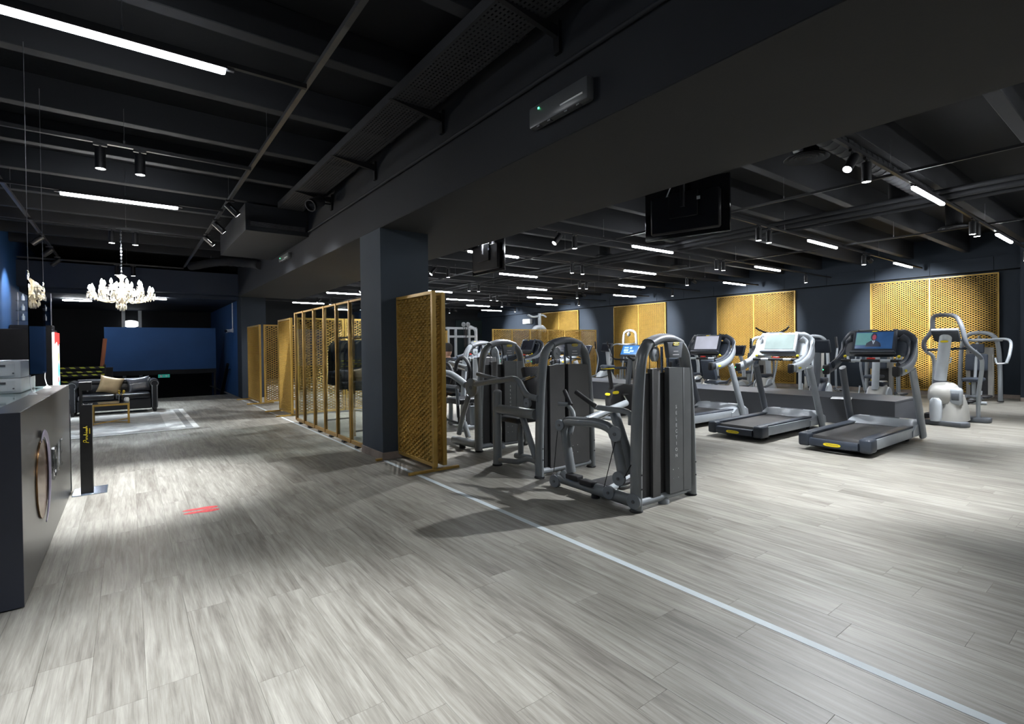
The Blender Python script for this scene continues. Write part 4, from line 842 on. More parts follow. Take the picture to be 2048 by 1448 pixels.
# ------------------------------------------------------------------ weight machines in the front row
def logo(parent, c, n, ux, w=0.09, h=0.026, world=True, txt=True, ring=False):
    """yellow oval badge with its dark lettering, facing n"""
    n = Vector(n).normalized(); ux = Vector(ux).normalized(); uy = n.cross(ux); c = Vector(c)
    ps = [(w/2*math.copysign(abs(math.cos(a))**0.5, math.cos(a)), h/2*math.sin(a)) for a in [2*PI*k/20 for k in range(20)]]
    if ring:
        o = obj('badge', B().tube([c+ux*p[0]+uy*p[1] for p in ps], 0.0032, 6, closed=True), 'yellow', parent, world)
        obj('badge_bar', B().tube([c-ux*w*0.32, c+ux*w*0.32], 0.003, 6), 'yellow', o if not parent.parent else parent, world); return o
    o = obj('badge', B().prism(ps, c, ux, uy, n*0.003), 'yellow', parent, world, flat=True)
    if txt: text('badge_lettering', 'TECHNOGYM', h*0.55, 'rubber', parent if parent.parent else o, c+n*0.0032, ux, uy, 0.0004, world=world)
    return o
def tower(t, cx, y, letters=True, frame='frame_grey', sh='shroud', shl='shroud_light', ny=-1, wide=False):
    L = lambda x, z, dy=0.0: Vector((cx+x, y+dy*(-ny), z))
    for s in (-1, 1):
        pts = cat([L(s*0.395, 0.018), L(s*0.388, 0.45), L(s*0.365, 0.90), L(s*0.325, 1.25), L(s*0.275, 1.375), L(s*0.20, 1.435), L(s*0.10, 1.462)], 5)
        leg = obj('frame_leg', B().tube(pts, 0.036, 14, rb=0.060, up=(0, 1, 0)), frame, t, True)
        obj('foot', B().lathe([(0.055, 0), (0.058, 0.006), (0.05, 0.018), (0, 0.018)], L(s*0.395, 0.0), (0, 0, 1), 16), 'rubber', leg, True)
        for z in (0.20, 0.32): obj('bolt', B().cyl(L(s*0.392, z, -0.0), L(s*0.392, z, -0.062), 0.008, n=8), 'rubber', leg, True)
    hp = cat([L(-0.215, 1.43), L(-0.10, 1.465), L(0, 1.475), L(0.10, 1.465), L(0.215, 1.43)], 5)
    hd = obj('head_cover', B().tube(hp, 0.044, 14, rb=0.068, up=(0, 1, 0)), 'plastic_grey', t, True)
    pl = obj('label_plate', B().prism([(-0.02, 1.30), (0.16, 1.30), (0.185, 1.44), (-0.045, 1.44)], L(0, 0, -0.078), (1, 0, 0), (0, 0, 1), (0, 0.05, 0), 0.012), 'plastic_grey', t, True)
    logo(t, L(0.072, 1.425, -0.081), (0, -1, 0), (1, 0, 0), 0.085, 0.024, txt=False, ring=True)
    for k, w in ((0, 0.07), (1, 0.09)): obj('caption', B().bb(L(0.07-w/2, 1.355-0.03*k, -0.080), L(0.07+w/2, 1.361-0.03*k, -0.079)), 'white_text', pl, True, flat=True)
    # shroud
    obj('back_shroud', B().bb(L(-0.325, 0.085, -0.005), L(0.335, 1.17, 0.02)), 'rubber', t, True, flat=True)
    top = lambda a, b2, z: [(a+(b2-a)*k/8, z+0.05*math.sin(PI*(0.25+0.5*((a+(b2-a)*k/8)+0.3)/0.65))) for k in range(9)]
    for nm, a, c, dy, mt_ in ((('side_panel', -0.26, -0.035, -0.03, sh), ('main_panel', 0.0, 0.33, -0.045, shl)) if wide else (('side_panel', -0.205, -0.095, -0.03, sh), ('main_panel', 0.0, 0.205, -0.055, shl), ('main_panel', 0.2075, 0.33, -0.055, shl))):
        o = obj(nm, B().prism([(a, 0.085), (c, 0.085)]+list(reversed(top(a, c, 1.165))), L(0, 0, dy), (1, 0, 0), (0, 0, 1), (0, 0.05, 0), 0.003, 1), mt_, t, True)
        if nm == 'main_panel' and a == 0.0:
            for x in (0.05, 0.125):
                for z in (0.30, 0.22): obj('screw', B().cyl(L(x, z, -0.0555), L(x, z, -0.058), 0.005, n=8), 'steel', o, True)
            if letters:
                for k, ch in enumerate('SELECTION'): text('letter', ch, 0.042, 'white_text', o, L(0.10, 0.857-k*0.0549, -0.0562), (1, 0, 0), (0, 0, 1), 0.0008, world=True)
    pc = L(-0.145, 1.335, -0.01); pn = Vector((-0.19, 0.98, 0))
    pu = obj('pulley', B().lathe([(0, -0.018), (0.056, -0.018), (0.066, -0.012), (0.058, 0), (0.066, 0.012), (0.056, 0.018), (0, 0.018)], pc, pn, 22), 'pulley', t, True); obj('hub', B().cyl(pc-pn*0.026, pc+pn*0.026, 0.014, n=10), 'steel', pu, True)
    for x in (-0.09, -0.20): obj('cable', B().cyl(L(x, 1.33), L(x, 1.1), 0.004, n=6), 'rubber', t, True)
    for x in (0.04, 0.13): obj('guide_rod', B().cyl(L(x, 0.1, 0.05), L(x, 1.40, 0.05), 0.013, n=10), 'chrome', t, True)
    ws = obj('weight_stack', B().bb(L(-0.06, 0.1, 0.022), L(0.24, 0.62, 0.09)), 'rubber', t, True, flat=True)
    for k in range(10): obj('weight_plate', B().bb(L(-0.065, 0.112+k*0.051, 0.021), L(0.245, 0.157+k*0.051, 0.095), 0.003), 'black_metal', ws, True, flat=True)
    obj('base_bar', B().tube([L(-0.37, 0.065), L(0.37, 0.065)], 0.034, 12), 'pulley', t, True)
    obj('centre_foot', B().lathe([(0.05, 0), (0.05, 0.03), (0.035, 0.06)], L(-0.02, 0.0), (0, 0, 1), 14), 'pulley', t, True)
    return L
def disc(t, name, c, r, ax_=(1, 0, 0), mat='pulley', th=0.034, parent=None):
    c = Vector(c); a = Vector(ax_).normalized()
    o = obj(name, B().lathe([(0, -th/2), (r*0.93, -th/2), (r, -th/2+0.005), (r*0.95, 0), (r, th/2-0.005), (r*0.93, th/2), (0, th/2)], c, a, 26), mat, t, True)
    obj('hub', B().cyl(c-a*(th/2+0.006), c+a*(th/2+0.006), r*0.22, n=12), 'galv', o, True); return o
def pad(t, name, c, size, rot=None, mat='pad_black', bev=0.02):
    return obj(name, B().box(c, size, min(bev, min(size)*0.45), rot, 3), mat, t, True)
# ---- machine one: low frame with pulleys along its side
t = thing('weight_machine', 'grey weight machine with SELECTION lettering and a low pulley frame, next to the open floor', 'weight machine', (3.83, 3.2, 0))
tower(t, 3.825, 2.81)
X = 3.45
obj('base_tube', B().tube([(X, 2.86, 0.075), (X, 3.2, 0.082), (X, 3.80, 0.095)], 0.056, 14), 'frame_grey', t, True)
for x_, y_ in ((1153, 957), (1181, 969)):
    p = px(x_, y_, X); pad(t, 'step_pad', (X-0.03, p.y, p.z+0.02), (0.09, 0.16, 0.05), None, 'rubber', 0.01)
for nm, x_, y_, r in (('pulley', 1268, 1003, 0.066), ('pulley', 1218, 985, 0.060), ('pulley', 1238, 957, 0.064), ('pulley', 1231, 868, 0.068), ('pulley', 1110, 962, 0.064), ('pulley', 1120, 850, 0.055)):
    p = px(x_, y_, X-0.05); disc(t, nm, p, r, (1, 0.15, 0))
obj('hoop_tube', B().tube([px(1143, 945, X), px(1132, 880, X), px(1128, 841, X), px(1200, 846, X), px(1228, 860, X), px(1246, 952, X)], 0.046, 14, fil=0.13), 'frame_grey', t, True)
obj('inner_post', B().tube([px(1229, 826, 3.62), px(1252, 900, 3.62), px(1262, 948, 3.60)], 0.048, 12), 'frame_grey', t, True)
obj('cross_bar', B().tube([px(1172, 840, 3.52), px(1213, 822, 3.85), px(1252, 806, 4.25)], 0.034, 12), 'silver', t, True)
obj('cross_rail', B().tube([px(1180, 846, 3.55), px(1250, 811, 4.28)], 0.014, 8), 'chrome', t, True)
lv = obj('lever_arm', B().tube(cat([px(1196, 815, 3.5), px(1225, 819, 3.52), px(1258, 826, 3.52), px(1262, 850, 3.52)], 5), 0.026, 12), 'frame_grey', t, True)
obj('grip', B().tube([px(1152, 784, 3.48), px(1190, 812, 3.50)], 0.023, 12), 'rubber', lv, True)
l2 = obj('lever_arm', B().tube(cat([px(1138, 812, 3.55), px(1147, 828, 3.52), px(1145, 850, 3.50), px(1141, 868, 3.47)], 5), 0.022, 12), 'frame_grey', t, True)
obj('grip', B().tube([px(1129, 781, 3.58), px(1142, 810, 3.56)], 0.022, 12), 'rubber', l2, True); obj('grip', B().tube([px(1117, 808, 3.50), px(1137, 809, 3.55)], 0.024, 12), 'frame_grey', l2, True)
for a, c in (((1231, 880), (1208, 975)), ((1115, 862), (1107, 950)), ((1262, 930), (1238, 975))): obj('cable', B().cyl(px(*a, X-0.05), px(*c, X-0.05), 0.004, n=6), 'rubber', t, True)
obj('foot_platform', B().bb((3.62, 3.28, 0.05), (4.05, 3.56, 0.08), 0.008), 'rubber', t, True); obj('platform_bar', B().tube([(X, 3.22, 0.06), (4.1, 3.42, 0.06)], 0.032, 10), 'silver', t, True)
obj('adjuster', B().tube([px(1125, 945, X-0.02), px(1136, 958, X-0.02)], 0.035, 12), 'pulley', t, True)
for p in ((X, 3.84, 0.0), (X, 3.3, 0.0)): obj('foot', B().cyl(p, (p[0], p[1], 0.03), 0.04), 'rubber', t, True)
# ---- machine two: post, side bar and bent press arm
t = thing('weight_machine', 'grey weight machine with a plain shroud and a side post with bent press arm', 'weight machine', (3.9, 4.5, 0))
tower(t, 3.905, 4.18, letters=False, shl='shroud', wide=True)
X = 3.50
obj('rear_post', B().tube([(X, 4.945, 0.02), (X, 4.94, 0.5), (X, 4.93, 0.88)], 0.052, 14), 'frame_grey', t, True); obj('post_cap', B().ell((X, 4.93, 0.88), (0.052, 0.052, 0.025), 14, 6), 'frame_grey', t, True)
obj('foot', B().cyl((X, 4.945, 0), (X, 4.945, 0.02), 0.06), 'rubber', t, True)
obj('side_bar', B().tube([(X, 4.90, 0.675), (X, 4.22, 0.68)], 0.056, 14), 'frame_grey', t, True)
obj('diagonal_strut', B().tube([(X+0.05, 4.52, 0.63), (X+0.05, 4.25, 0.12)], 0.036, 12), 'frame_grey', t, True)
obj('lower_bar', B().tube(cat([(X, 4.90, 0.07), (X+0.03, 4.6, 0.10), (X+0.03, 4.4, 0.16), (X+0.02, 4.22, 0.16)], 4), 0.03, 12), 'frame_grey', t, True)
obj('press_arm', B().tube([px(951, 768, X), px(1036, 756, X), px(1052, 792, X), px(1076, 797, X)], 0.034, 14, fil=0.12), 'frame_grey', t, True)
obj('press_arm', B().tube([px(955, 748, X+0.05), px(1000, 760, X+0.1)], 0.026, 12), 'frame_grey', t, True)
bk = pad(t, 'back_pad', (3.86, 4.66, 0.92), (0.28, 0.07, 0.52), Matrix.Rotation(-0.30, 3, 'X')); pad(t, 'seat_pad', (3.86, 4.98, 0.52), (0.34, 0.36, 0.07))
obj('seat_column', B().tube([(3.86, 4.95, 0.04), (3.86, 4.95, 0.48)], 0.035, 12), 'frame_grey', t, True); obj('seat_frame', B().tube([(3.86, 4.25, 0.10), (3.86, 5.05, 0.05)], 0.036, 12), 'frame_grey', t, True)
p = px(1067, 805, 3.45); disc(t, 'pivot_disc', (3.45, 4.30, 0.80), 0.055)
for dy in (0, 0.06): obj('pull_handle', B().tube([px(1040+dy*150, 760, 3.7), px(1062+dy*150, 752, 3.7)], 0.016, 8), 'chrome', t, True)
# ---- machine three: seat, rolled pads and low rail
t = thing('weight_machine', 'grey weight machine with a black roller seat beside the gold lattice screen', 'weight machine', (4.1, 6.0, 0))
tower(t, 4.16, 5.74)
X = 3.72
obj('front_post', B().tube([px(957, 900, X), px(956, 800, X), px(955, 770, X)], 0.050, 14), 'frame_grey', t, True)
disc(t, 'pivot_disc', px(945, 775, X-0.05), 0.125, (1, 0.1, 0), 'frame_grey', 0.06)
obj('lower_rail', B().tube([px(908, 879, X), px(955, 889, X)], 0.055, 14), 'frame_grey', t, True)
obj('foot', B().cyl((px(925, 890, X).x, px(925, 890, X).y, 0), (px(925, 890, X).x, px(925, 890, X).y, 0.09), 0.045), 'rubber', t, True)
obj('swing_arm', B().tube(cat([px(886, 745, X), px(905, 750, X), px(932, 770, X)], 4), 0.048, 14), 'frame_grey', t, True)
obj('leg_lever', B().tube([px(938, 790, X), px(926, 830, X), px(918, 868, X)], 0.036, 12), 'frame_grey', t, True)
obj('leg_lever', B().tube([px(914, 778, X+0.1), px(917, 835, X+0.1)], 0.024, 12), 'frame_grey', t, True)
obj('roller_pad', B().tube([px(886, 776, X+0.05), px(915, 779, X+0.15)], 0.062, 16), 'pad_black', t, True)
for a, r_ in (((893, 752), 0.19), ((925, 742), 0.20)):
    c = px(*a, X+0.25); obj('handle_ring', B().tube([c+Vector((0, r_*math.cos(k*0.262), r_*math.sin(k*0.262))) for k in range(18)], 0.028, 10), 'rubber', t, True)
pad(t, 'seat_pad', px(927, 800, X+0.35), (0.42, 0.44, 0.08)); pad(t, 'back_pad', (4.18, 6.10, 0.98), (0.30, 0.08, 0.58), Matrix.Rotation(-0.2, 3, 'X'))
obj('seat_column', B().tube([px(946, 812, X+0.35), px(947, 850, X+0.35)], 0.05, 12), 'silver', t, True)
obj('foot_frame', B().tube([px(888, 828, X), px(890, 838, X), px(918, 846, X), px(916, 812, X)], 0.018, 8), 'rubber', t, True)
obj('rear_strut', B().tube([px(928, 845, X+0.1), px(937, 875, X+0.1)], 0.04, 12), 'frame_grey', t, True)
obj('front_beam', B().tube([px(900, 727, X+0.6), px(935, 737, X+0.5)], 0.05, 12), 'frame_grey', t, True)
# ---- machine four: pale arch behind it, and a further low machine behind the screen
t = thing('weight_machine', 'pale grey arched weight machine standing behind the black roller seat', 'weight machine', (4.9, 7.4, 0))
tower(t, 4.86, 7.30, letters=False, frame='silver', sh='shroud_light')
pad(t, "seat_pad", (4.66, 8.03, 0.455), (0.40, 0.38, 0.07)); obj("seat_column", B().tube([(4.66, 8.03, 0.0), (4.66, 8.03, 0.42)], 0.04, 12), 'silver', t, True)
pad(t, 'back_pad', (4.70, 7.68, 0.90), (0.30, 0.07, 0.55)); obj('seat_rail', B().tube([(4.84, 7.34, 0.10), (4.66, 8.1, 0.04)], 0.035, 12), 'silver', t, True)
# ---- seated person behind the screen, seen from the back
# ------------------------------------------------------------------ treadmills
def tread_screen(kind):
    if kind not in MT:
        if kind == 'screen_reflect': pm(kind, (0.13, 0.165, 0.16), 0.15, emit=(0.60, 0.72, 0.74), es=0.12, var=0.25, scale=3)  # reflection on the screen put into its colour and glow
        elif kind == 'screen_bright': pm(kind, (0.35, 0.36, 0.42), 0.1, emit=(0.62, 0.64, 0.75), es=0.18, var=0.3, scale=2)
        elif kind == 'screen_news': pm(kind, (0.02, 0.05, 0.12), 0.15, emit=(0.03, 0.10, 0.26), es=0.16, var=0.4, scale=3)
        else: pm(kind, (0.02, 0.022, 0.03), 0.12, var=0.2)
    return kind
def treadmill(label, loc, kind, arm='silver', inner='plastic_dark', group=None, detail=True):
    t = thing('treadmill', label, 'treadmill', loc, 0, group); w = 0.42
    # deck
    obj('deck_core', B().bb((0.12, -0.36, 0.07), (1.95, 0.36, 0.185)), 'black_metal', t, flat=True)
    for s in (-1, 1):
        obj('side_panel', B().prism([(0.02, 0.085), (1.90, 0.075), (1.96, 0.12), (1.96, 0.20), (1.4, 0.205), (0.02, 0.215)], (0, s*w, 0), (1, 0, 0), (0, 0, 1), (0, -s*0.03, 0), 0.008), 'silver', t)
        obj('side_rail', B().bb((0.07, s*0.285 if s > 0 else -0.405, 0.19), (1.62, 0.405 if s > 0 else -0.285, 0.232), 0.012, 2), 'plastic_dark', t)
    obj('belt', B().prism([(0.03, 0.15), (0.06, 0.198), (1.60, 0.208), (1.60, 0.10), (0.06, 0.09), (0.03, 0.12)], (0, -0.283, 0), (1, 0, 0), (0, 0, 1), (0, 0.566, 0), 0.01), 'belt', t)
    rb = obj('rear_bumper', B().loft([[(x-0.03*math.cos(y/w*1.3)**2, y, z) for x, z in ((0.0, 0.06), (-0.045, 0.08), (-0.05, 0.14), (-0.035, 0.165), (0.03, 0.168), (0.03, 0.06))] for y in [-0.28+0.56*k/10 for k in range(11)]]), 'plastic_dark', t)
    for s in (-1, 1): obj('corner_cap', B().box((0.06, s*0.352, 0.142), (0.22, 0.14, 0.175), 0.03, None, 3), 'plastic_dark', t)
    logo(t, (-0.080, 0.0, 0.115), (-1, 0, 0), (0, -1, 0), 0.20, 0.042, world=False)
    hood = obj('motor_hood', B().loft([[(x, y, z) for y, z in ((-0.43, 0.09), (-0.43, z1*0.78), (-0.36, z1), (0.36, z1), (0.43, z1*0.78), (0.43, 0.09))] for x, z1 in ((1.50, 0.215), (1.56, 0.225), (1.68, 0.305), (1.95, 0.29), (2.06, 0.25), (2.08, 0.15))]), 'silver', t)
    obj('hood_recess', B().tube([(1.80+0.028*math.cos(a), 0.13*math.sin(a)*1.4, 0.300) for a in [2*PI*k/20 for k in range(20)]], 0.008, 6, closed=True), 'plastic_grey', hood)
    for x in (0.35, 1.7):
        for y in (-0.3, 0.3): obj('foot', B().cyl((x, y, 0), (x, y, 0.075), 0.03, n=12), 'rubber', t)
    # uprights, arms, console
    for s in (-1, 1):
        obj('upright', B().tube([(1.88, s*0.445, 0.06), (1.80, s*0.445, 0.25), (1.60, s*0.44, 0.70), (1.46, s*0.43, 1.04)], 0.042, 12, rb=0.072, up=(1, 0, 0.3)), 'plastic_grey' if s > 0 else 'silver', t)
        path = cat([(0.86, s*0.42, 1.035), (1.0, s*0.435, 1.045), (1.20, s*0.445, 1.085), (1.40, s*0.445, 1.17), (1.54, s*0.435, 1.30), (1.58, s*0.40, 1.43), (1.53, s*0.32, 1.52), (1.47, s*0.20, 1.555)], 5)
        n = len(path); a_ = obj('arm', B().tube(path, [0.030]*4+[0.034]*(n-8)+[0.026]*4, 12, rb=0.064, up=(-0.25, 0, 1)), inner, t)
        obj('arm_shell', B().tube([p+Vector((0.004, s*0.020, -0.012)) for p in path[3:-3]], 0.019, 10, rb=0.062, up=(-0.25, 0, 1)), arm, a_)
        obj('arm_tip', B().box((0.845, s*0.42, 1.03), (0.07, 0.085, 0.14), 0.025, None, 2), 'rubber', a_)
        inn = cat([(1.02, s*0.395, 1.095), (1.20, s*0.402, 1.13), (1.38, s*0.40, 1.205), (1.49, s*0.385, 1.31), (1.52, s*0.355, 1.42), (1.485, s*0.29, 1.49)], 5)
        obj('arm_inlay', B().tube(inn, 0.030, 8, rb=0.055, up=(-0.25, 0, 1)), inner, a_)
        logo(t, (1.02, s*0.4795, 1.035), (0, s, 0), (s*-1.0 if s > 0 else 1.0, 0, 0), 0.09, 0.032, world=False, txt=False)
        obj('knob', B().ell((1.28, s*0.33, 1.215), (0.022, 0.022, 0.022), 10, 6), 'yellow', t)
    shp = []
    for k in range(13):
        y = -0.40+0.80*k/12; e_ = (abs(y)/0.40)**2; shp.append([(1.40+0.10*(1-e_)*0.3, y, 1.20+0.03*e_), (1.50, y, 1.21), (1.56-0.04*e_, y, 1.52-0.16*e_), (1.50-0.02*e_, y, 1.53-0.16*e_)])
    obj('console_shield', B().loft(shp), inner, t)
    R3 = Matrix.Rotation(0.35, 3, 'Y'); cc = Vector((1.405, 0, 1.425))
    sc_ = obj('console', B().box(cc, (0.045, 0.54, 0.335), 0.015, R3, 2), 'plastic_dark' if kind != 'screen_reflect' else 'silver_light', t)  # paler console: strong light on the middle treadmill put into its colour
    obj('screen', B().box(cc+R3 @ Vector((-0.0235, 0, 0.012)), (0.004, 0.46, 0.255), 0, R3), tread_screen(kind), sc_)
    obj('console_tray', B().box(cc+R3 @ Vector((-0.03, 0, -0.175)), (0.09, 0.56, 0.035), 0.012, R3), 'plastic_dark', sc_)
    obj('reading_lip', B().box(cc+R3 @ Vector((0.02, 0.10, 0.18)), (0.05, 0.26, 0.02), 0.008, R3), 'plastic_grey', sc_)
    logo(t, cc+R3 @ Vector((-0.0262, 0, 0.151)), R3 @ Vector((-1, 0, 0)), (0, -1, 0), 0.07, 0.014, world=False, txt=False)
    if kind == 'screen_news':
        q = lambda y, z: cc+R3 @ Vector((-0.0262, y, z))
        pm('news_green', (0.05, 0.2, 0.2), 0.3, emit=(0.12, 0.33, 0.34), es=0.12); pm('news_dark', (0.01, 0.015, 0.03), 0.3, emit=(0.01, 0.02, 0.06), es=0.1); pm('news_face', (0.3, 0.03, 0.06), 0.3, emit=(0.35, 0.05, 0.09), es=0.12); pm('news_shirt', (0.5, 0.6, 0.7), 0.3, emit=(0.5, 0.6, 0.7), es=0.12)
        def flat(nm, ps, mt_, off): obj(nm, B().prism(ps, q(0, 0)+R3 @ Vector((-off, 0, 0)), (0, -1, 0), R3 @ Vector((0, 0, 1)), R3 @ Vector((-0.0004, 0, 0))), mt_, sc_, flat=True)
        flat('picture_studio', [(-0.225, -0.06), (-0.02, -0.06), (-0.02, 0.13), (-0.225, 0.13)], 'news_green', 0.0)
        flat('picture_suit', [(-0.10, -0.09), (0.10, -0.09), (0.085, -0.03), (0.03, 0.01), (-0.03, 0.01), (-0.085, -0.03)], 'news_dark', 0.0006)
        flat('picture_hair', [(0.04*math.cos(a), 0.065+0.06*math.sin(a)) for a in [2*PI*k/16 for k in range(16)]], 'news_dark', 0.0010)
        flat('picture_face', [(0.024*math.cos(a)+0.004, 0.058+0.04*math.sin(a)) for a in [2*PI*k/16 for k in range(16)]], 'news_face', 0.0014)
        flat('picture_shirt', [(-0.018, 0.008), (0.018, 0.008), (0.0, -0.05)], 'news_shirt', 0.0014); flat('picture_tie', [(-0.005, 0.005), (0.005, 0.005), (0.0, -0.045)], 'news_dark', 0.0018)
        flat('picture_caption', [(-0.225, -0.112), (0.225, -0.112), (0.225, -0.085), (-0.225, -0.085)], 'screen_news', 0.0014)
    hb = obj('handlebar', B().tube([(1.26, -0.40, 1.155), (1.26, 0.40, 1.155)], 0.021, 10), 'rubber', t)
    for s in (-1, 1): obj('grip_sensor', B().tube([(1.26, s*0.12, 1.155), (1.26, s*0.24, 1.155)], 0.0225, 10), 'silver_light', hb)
    obj('stop_button', B().box((1.275, 0, 1.185), (0.05, 0.10, 0.03), 0.01), 'red', t)
    obj('led', B().cyl((0.808, 0.445, 1.03), (0.811, 0.445, 1.03), 0.006, n=8), 'green_led', t)
    return t
TXL = 7.20
treadmill('grey treadmill with a newsreader on its screen, last in the row by the open floor', (TXL, 2.70, 0), 'screen_news', 'silver')
treadmill('treadmill with arms and screen coloured as if strongly lit, middle of three', (TXL, 4.03, 0), 'screen_reflect', 'silver_light', 'silver')  # light falling on this treadmill put into paler arm, console and screen colours
treadmill('treadmill with a glaring white screen, behind the lettered weight machine', (TXL, 5.36, 0), 'screen_bright', 'silver')
for k, lab in ((5, 'treadmill behind the plain weight machine, next to the exercise bikes'), (6, 'dark-screened treadmill with a red key before the gold partition'), (7, 'treadmill between two others before the gold partition'), (8, 'last treadmill of the row, beyond the pale arched machine')):
    treadmill(lab, (TXL, 2.70+1.33*k, 0), 'screen_dark', 'silver')
# ------------------------------------------------------------------ podium behind the treadmills
t = thing('podium', 'long low grey plinth running behind the treadmills', 'plinth', (10.5, 6, 0)); obj('body', B().bb((9.92, 2.83, 0.0), (11.1, 12.6, 0.425)), 'podium', t, True, flat=True); obj('top_board', B().bb((9.915, 2.825, 0.4255), (11.105, 12.605, 0.45), 0.002), 'podium', t, True, flat=True)
p = pz(1683, 796, 0.452); o = obj('paper_notice', B().box((0, 0, 0), (0.42, 0.30, 0.0015), 0, Matrix.Rotation(0.3, 3, 'Z')), 'white'); o.location = (p.x, p.y, 0.4515); tag(o, 'white paper notice lying on the long grey plinth', 'paper')
# ------------------------------------------------------------------ upright bikes with yellow trim
def upright_bike(label, loc, rz, lit):
    t = thing('exercise_bike', label, 'exercise bike', loc, rz)
    for x, w in ((-0.48, 0.5), (0.52, 0.54)): obj('floor_bar', B().tube([(x, -w/2, 0.035), (x, w/2, 0.035)], 0.035, 10), 'plastic_grey', t)
    obj('spine', B().tube([(-0.48, 0, 0.05), (0.52, 0, 0.06)], 0.045, 10), 'rubber', t)
    sh_ = obj('drive_shell', B().prism([(-0.30, 0.10), (0.45, 0.10), (0.50, 0.35), (0.30, 0.62), (0.05, 0.66), (-0.22, 0.60), (-0.34, 0.35)], (0, -0.085, 0), (1, 0, 0), (0, 0, 1), (0, 0.17, 0), 0.035), 'rubber', t)
    logo(t, (-0.20, -0.087, 0.50), (0, -1, 0), (1, 0, 0), 0.18, 0.06, world=False, txt=False); logo(t, (-0.335, 0.0, 0.47), (-0.95, 0, 0.3), (0, -1, 0), 0.13, 0.05, world=False, txt=False)
    for s in (-1, 1):
        c = obj('crank', B().tube([(0.1, s*0.10, 0.33), (0.1+s*0.12, s*0.12, 0.33-s*0.12)], 0.016, 8), 'chrome', t); obj('pedal', B().box((0.1+s*0.12, s*0.18, 0.33-s*0.12), (0.12, 0.09, 0.03), 0.008), 'rubber', c)
    obj('seat_post', B().box((-0.26, 0, 0.78), (0.07, 0.06, 0.42), 0.012, Matrix.Rotation(-0.2, 3, 'Y')), 'rubber', t)
    sd = obj('saddle', B().loft([[(x, w*math.cos(a), z+0.035*math.sin(a)) for a in [2*PI*k/14 for k in range(14)]] for x, w, z in ((-0.46, 0.05, 1.00), (-0.43, 0.11, 1.01), (-0.34, 0.115, 1.005), (-0.24, 0.06, 1.0), (-0.15, 0.03, 0.995), (-0.13, 0.012, 0.99))]), 'pad_navy', t)
    obj('saddle_trim', B().bb((-0.43, -0.08, 0.958), (-0.22, 0.08, 0.975), 0.004), 'yellow', sd)
    obj('mast', B().box((0.30, 0, 0.86), (0.09, 0.09, 0.62), 0.02, Matrix.Rotation(0.16, 3, 'Y')), 'plastic_grey', t)
    for s in (-1, 1): obj('handlebar', B().tube(cat([(0.36, 0, 1.10), (0.32, s*0.16, 1.12), (0.12, s*0.22, 1.14), (0.02, s*0.20, 1.20)], 5), 0.017, 8), 'rubber', t)
    R3 = Matrix.Rotation(0.5, 3, 'Y'); cs = obj('console', B().box((0.34, 0, 1.30), (0.04, 0.46, 0.26), 0.012, R3), 'plastic_dark', t)
    obj('screen', B().box(Vector((0.34, 0, 1.30))+R3 @ Vector((-0.021, 0, 0.008)), (0.004, 0.40, 0.20), 0, R3), lit, cs)
    if lit == 'bike_blue':
        for k, (y, z, w_, h_) in enumerate(((-0.10, 0.06, 0.11, 0.03), (0.02, 0.05, 0.06, 0.05), (-0.09, 0.0, 0.12, 0.05), (0.06, -0.02, 0.10, 0.04), (-0.05, -0.05, 0.16, 0.03))): obj('screen_tile', B().box(Vector((0.34, 0, 1.30))+R3 @ Vector((-0.0235, -y, z)), (0.001, w_, h_), 0, R3), 'bike_tile', cs)
    return t
pm('bike_blue', (0.02, 0.1, 0.3), 0.2, emit=(0.03, 0.22, 0.62), es=0.35, var=0.2); pm('bike_tile', (0.4, 0.6, 0.8), 0.2, emit=(0.45, 0.68, 0.85), es=0.35)
tread_screen('screen_dark')
upright_bike('black exercise bike with a glowing blue screen beside the treadmills', (7.72, 6.72, 0), 0, 'bike_blue')
upright_bike('black exercise bike with a dark screen next to the blue-screened bike', (7.72, 8.05, 0), 0, 'screen_dark')
# ------------------------------------------------------------------ stair climber in front of the wall panels
t = thing('step_climber', 'silver step climber with tall curved hand rails on the open floor', 'step machine', (11.3, 2.4, 0))
g = lambda x, y, X_=10.75: px(x, y, X_+0.32)
def slab(nm, a, c, w, h=0.085):
    a, c = Vector(a), Vector(c); u = (c-a).normalized(); n_ = Vector((-u.y, u.x, 0)); L_ = (c-a).length
    return obj(nm, B().prism([(0.02, -w/2), (L_-0.05, -w/2), (L_, -w/4), (L_, w/4), (L_-0.05, w/2), (0.02, w/2)], (a.x, a.y, 0), u, n_, (0, 0, h), 0.02), 'plastic_grey', t, True)
slab('front_plate', (11.06, 2.74, 0), (10.92, 2.12, 0), 0.24); slab('rear_plate', (11.86, 2.74, 0), (11.86, 2.0, 0), 0.26)
obj('spine', B().tube([(11.0, 2.45, 0.05), (11.85, 2.35, 0.05)], 0.05, 10), 'plastic_grey', t, True)
c = g(1884, 790)
obj('drum', B().ell((c.x+0.12, c.y, c.z), (0.30, 0.205, 0.225), 22, 14, e=0.8), 'silver_warm', t, True)
p = g(1912, 793, 10.72); sd = obj('side_disc', B().box(p, (0.20, 0.17, 0.30), 0.06, None, 3), 'silver', t, True); obj('side_badge', B().box((p.x-0.10, p.y-0.01, p.z), (0.012, 0.10, 0.12), 0.005, None, 2), 'plastic_grey', sd, True)
a = g(1905, 835)
obj('lower_body', B().loft([[(a.x+0.15+rx*math.copysign(abs(math.cos(q))**0.7, math.cos(q)), y0+ry*math.copysign(abs(math.sin(q))**0.7, math.sin(q)), z) for q in [2*PI*k/18 for k in range(18)]] for z, rx, ry, y0 in ((0.08, 0.34, 0.20, a.y+0.02), (0.30, 0.30, 0.19, a.y+0.03), (0.50, 0.26, 0.17, a.y+0.06))]), 'silver_warm', t, True)
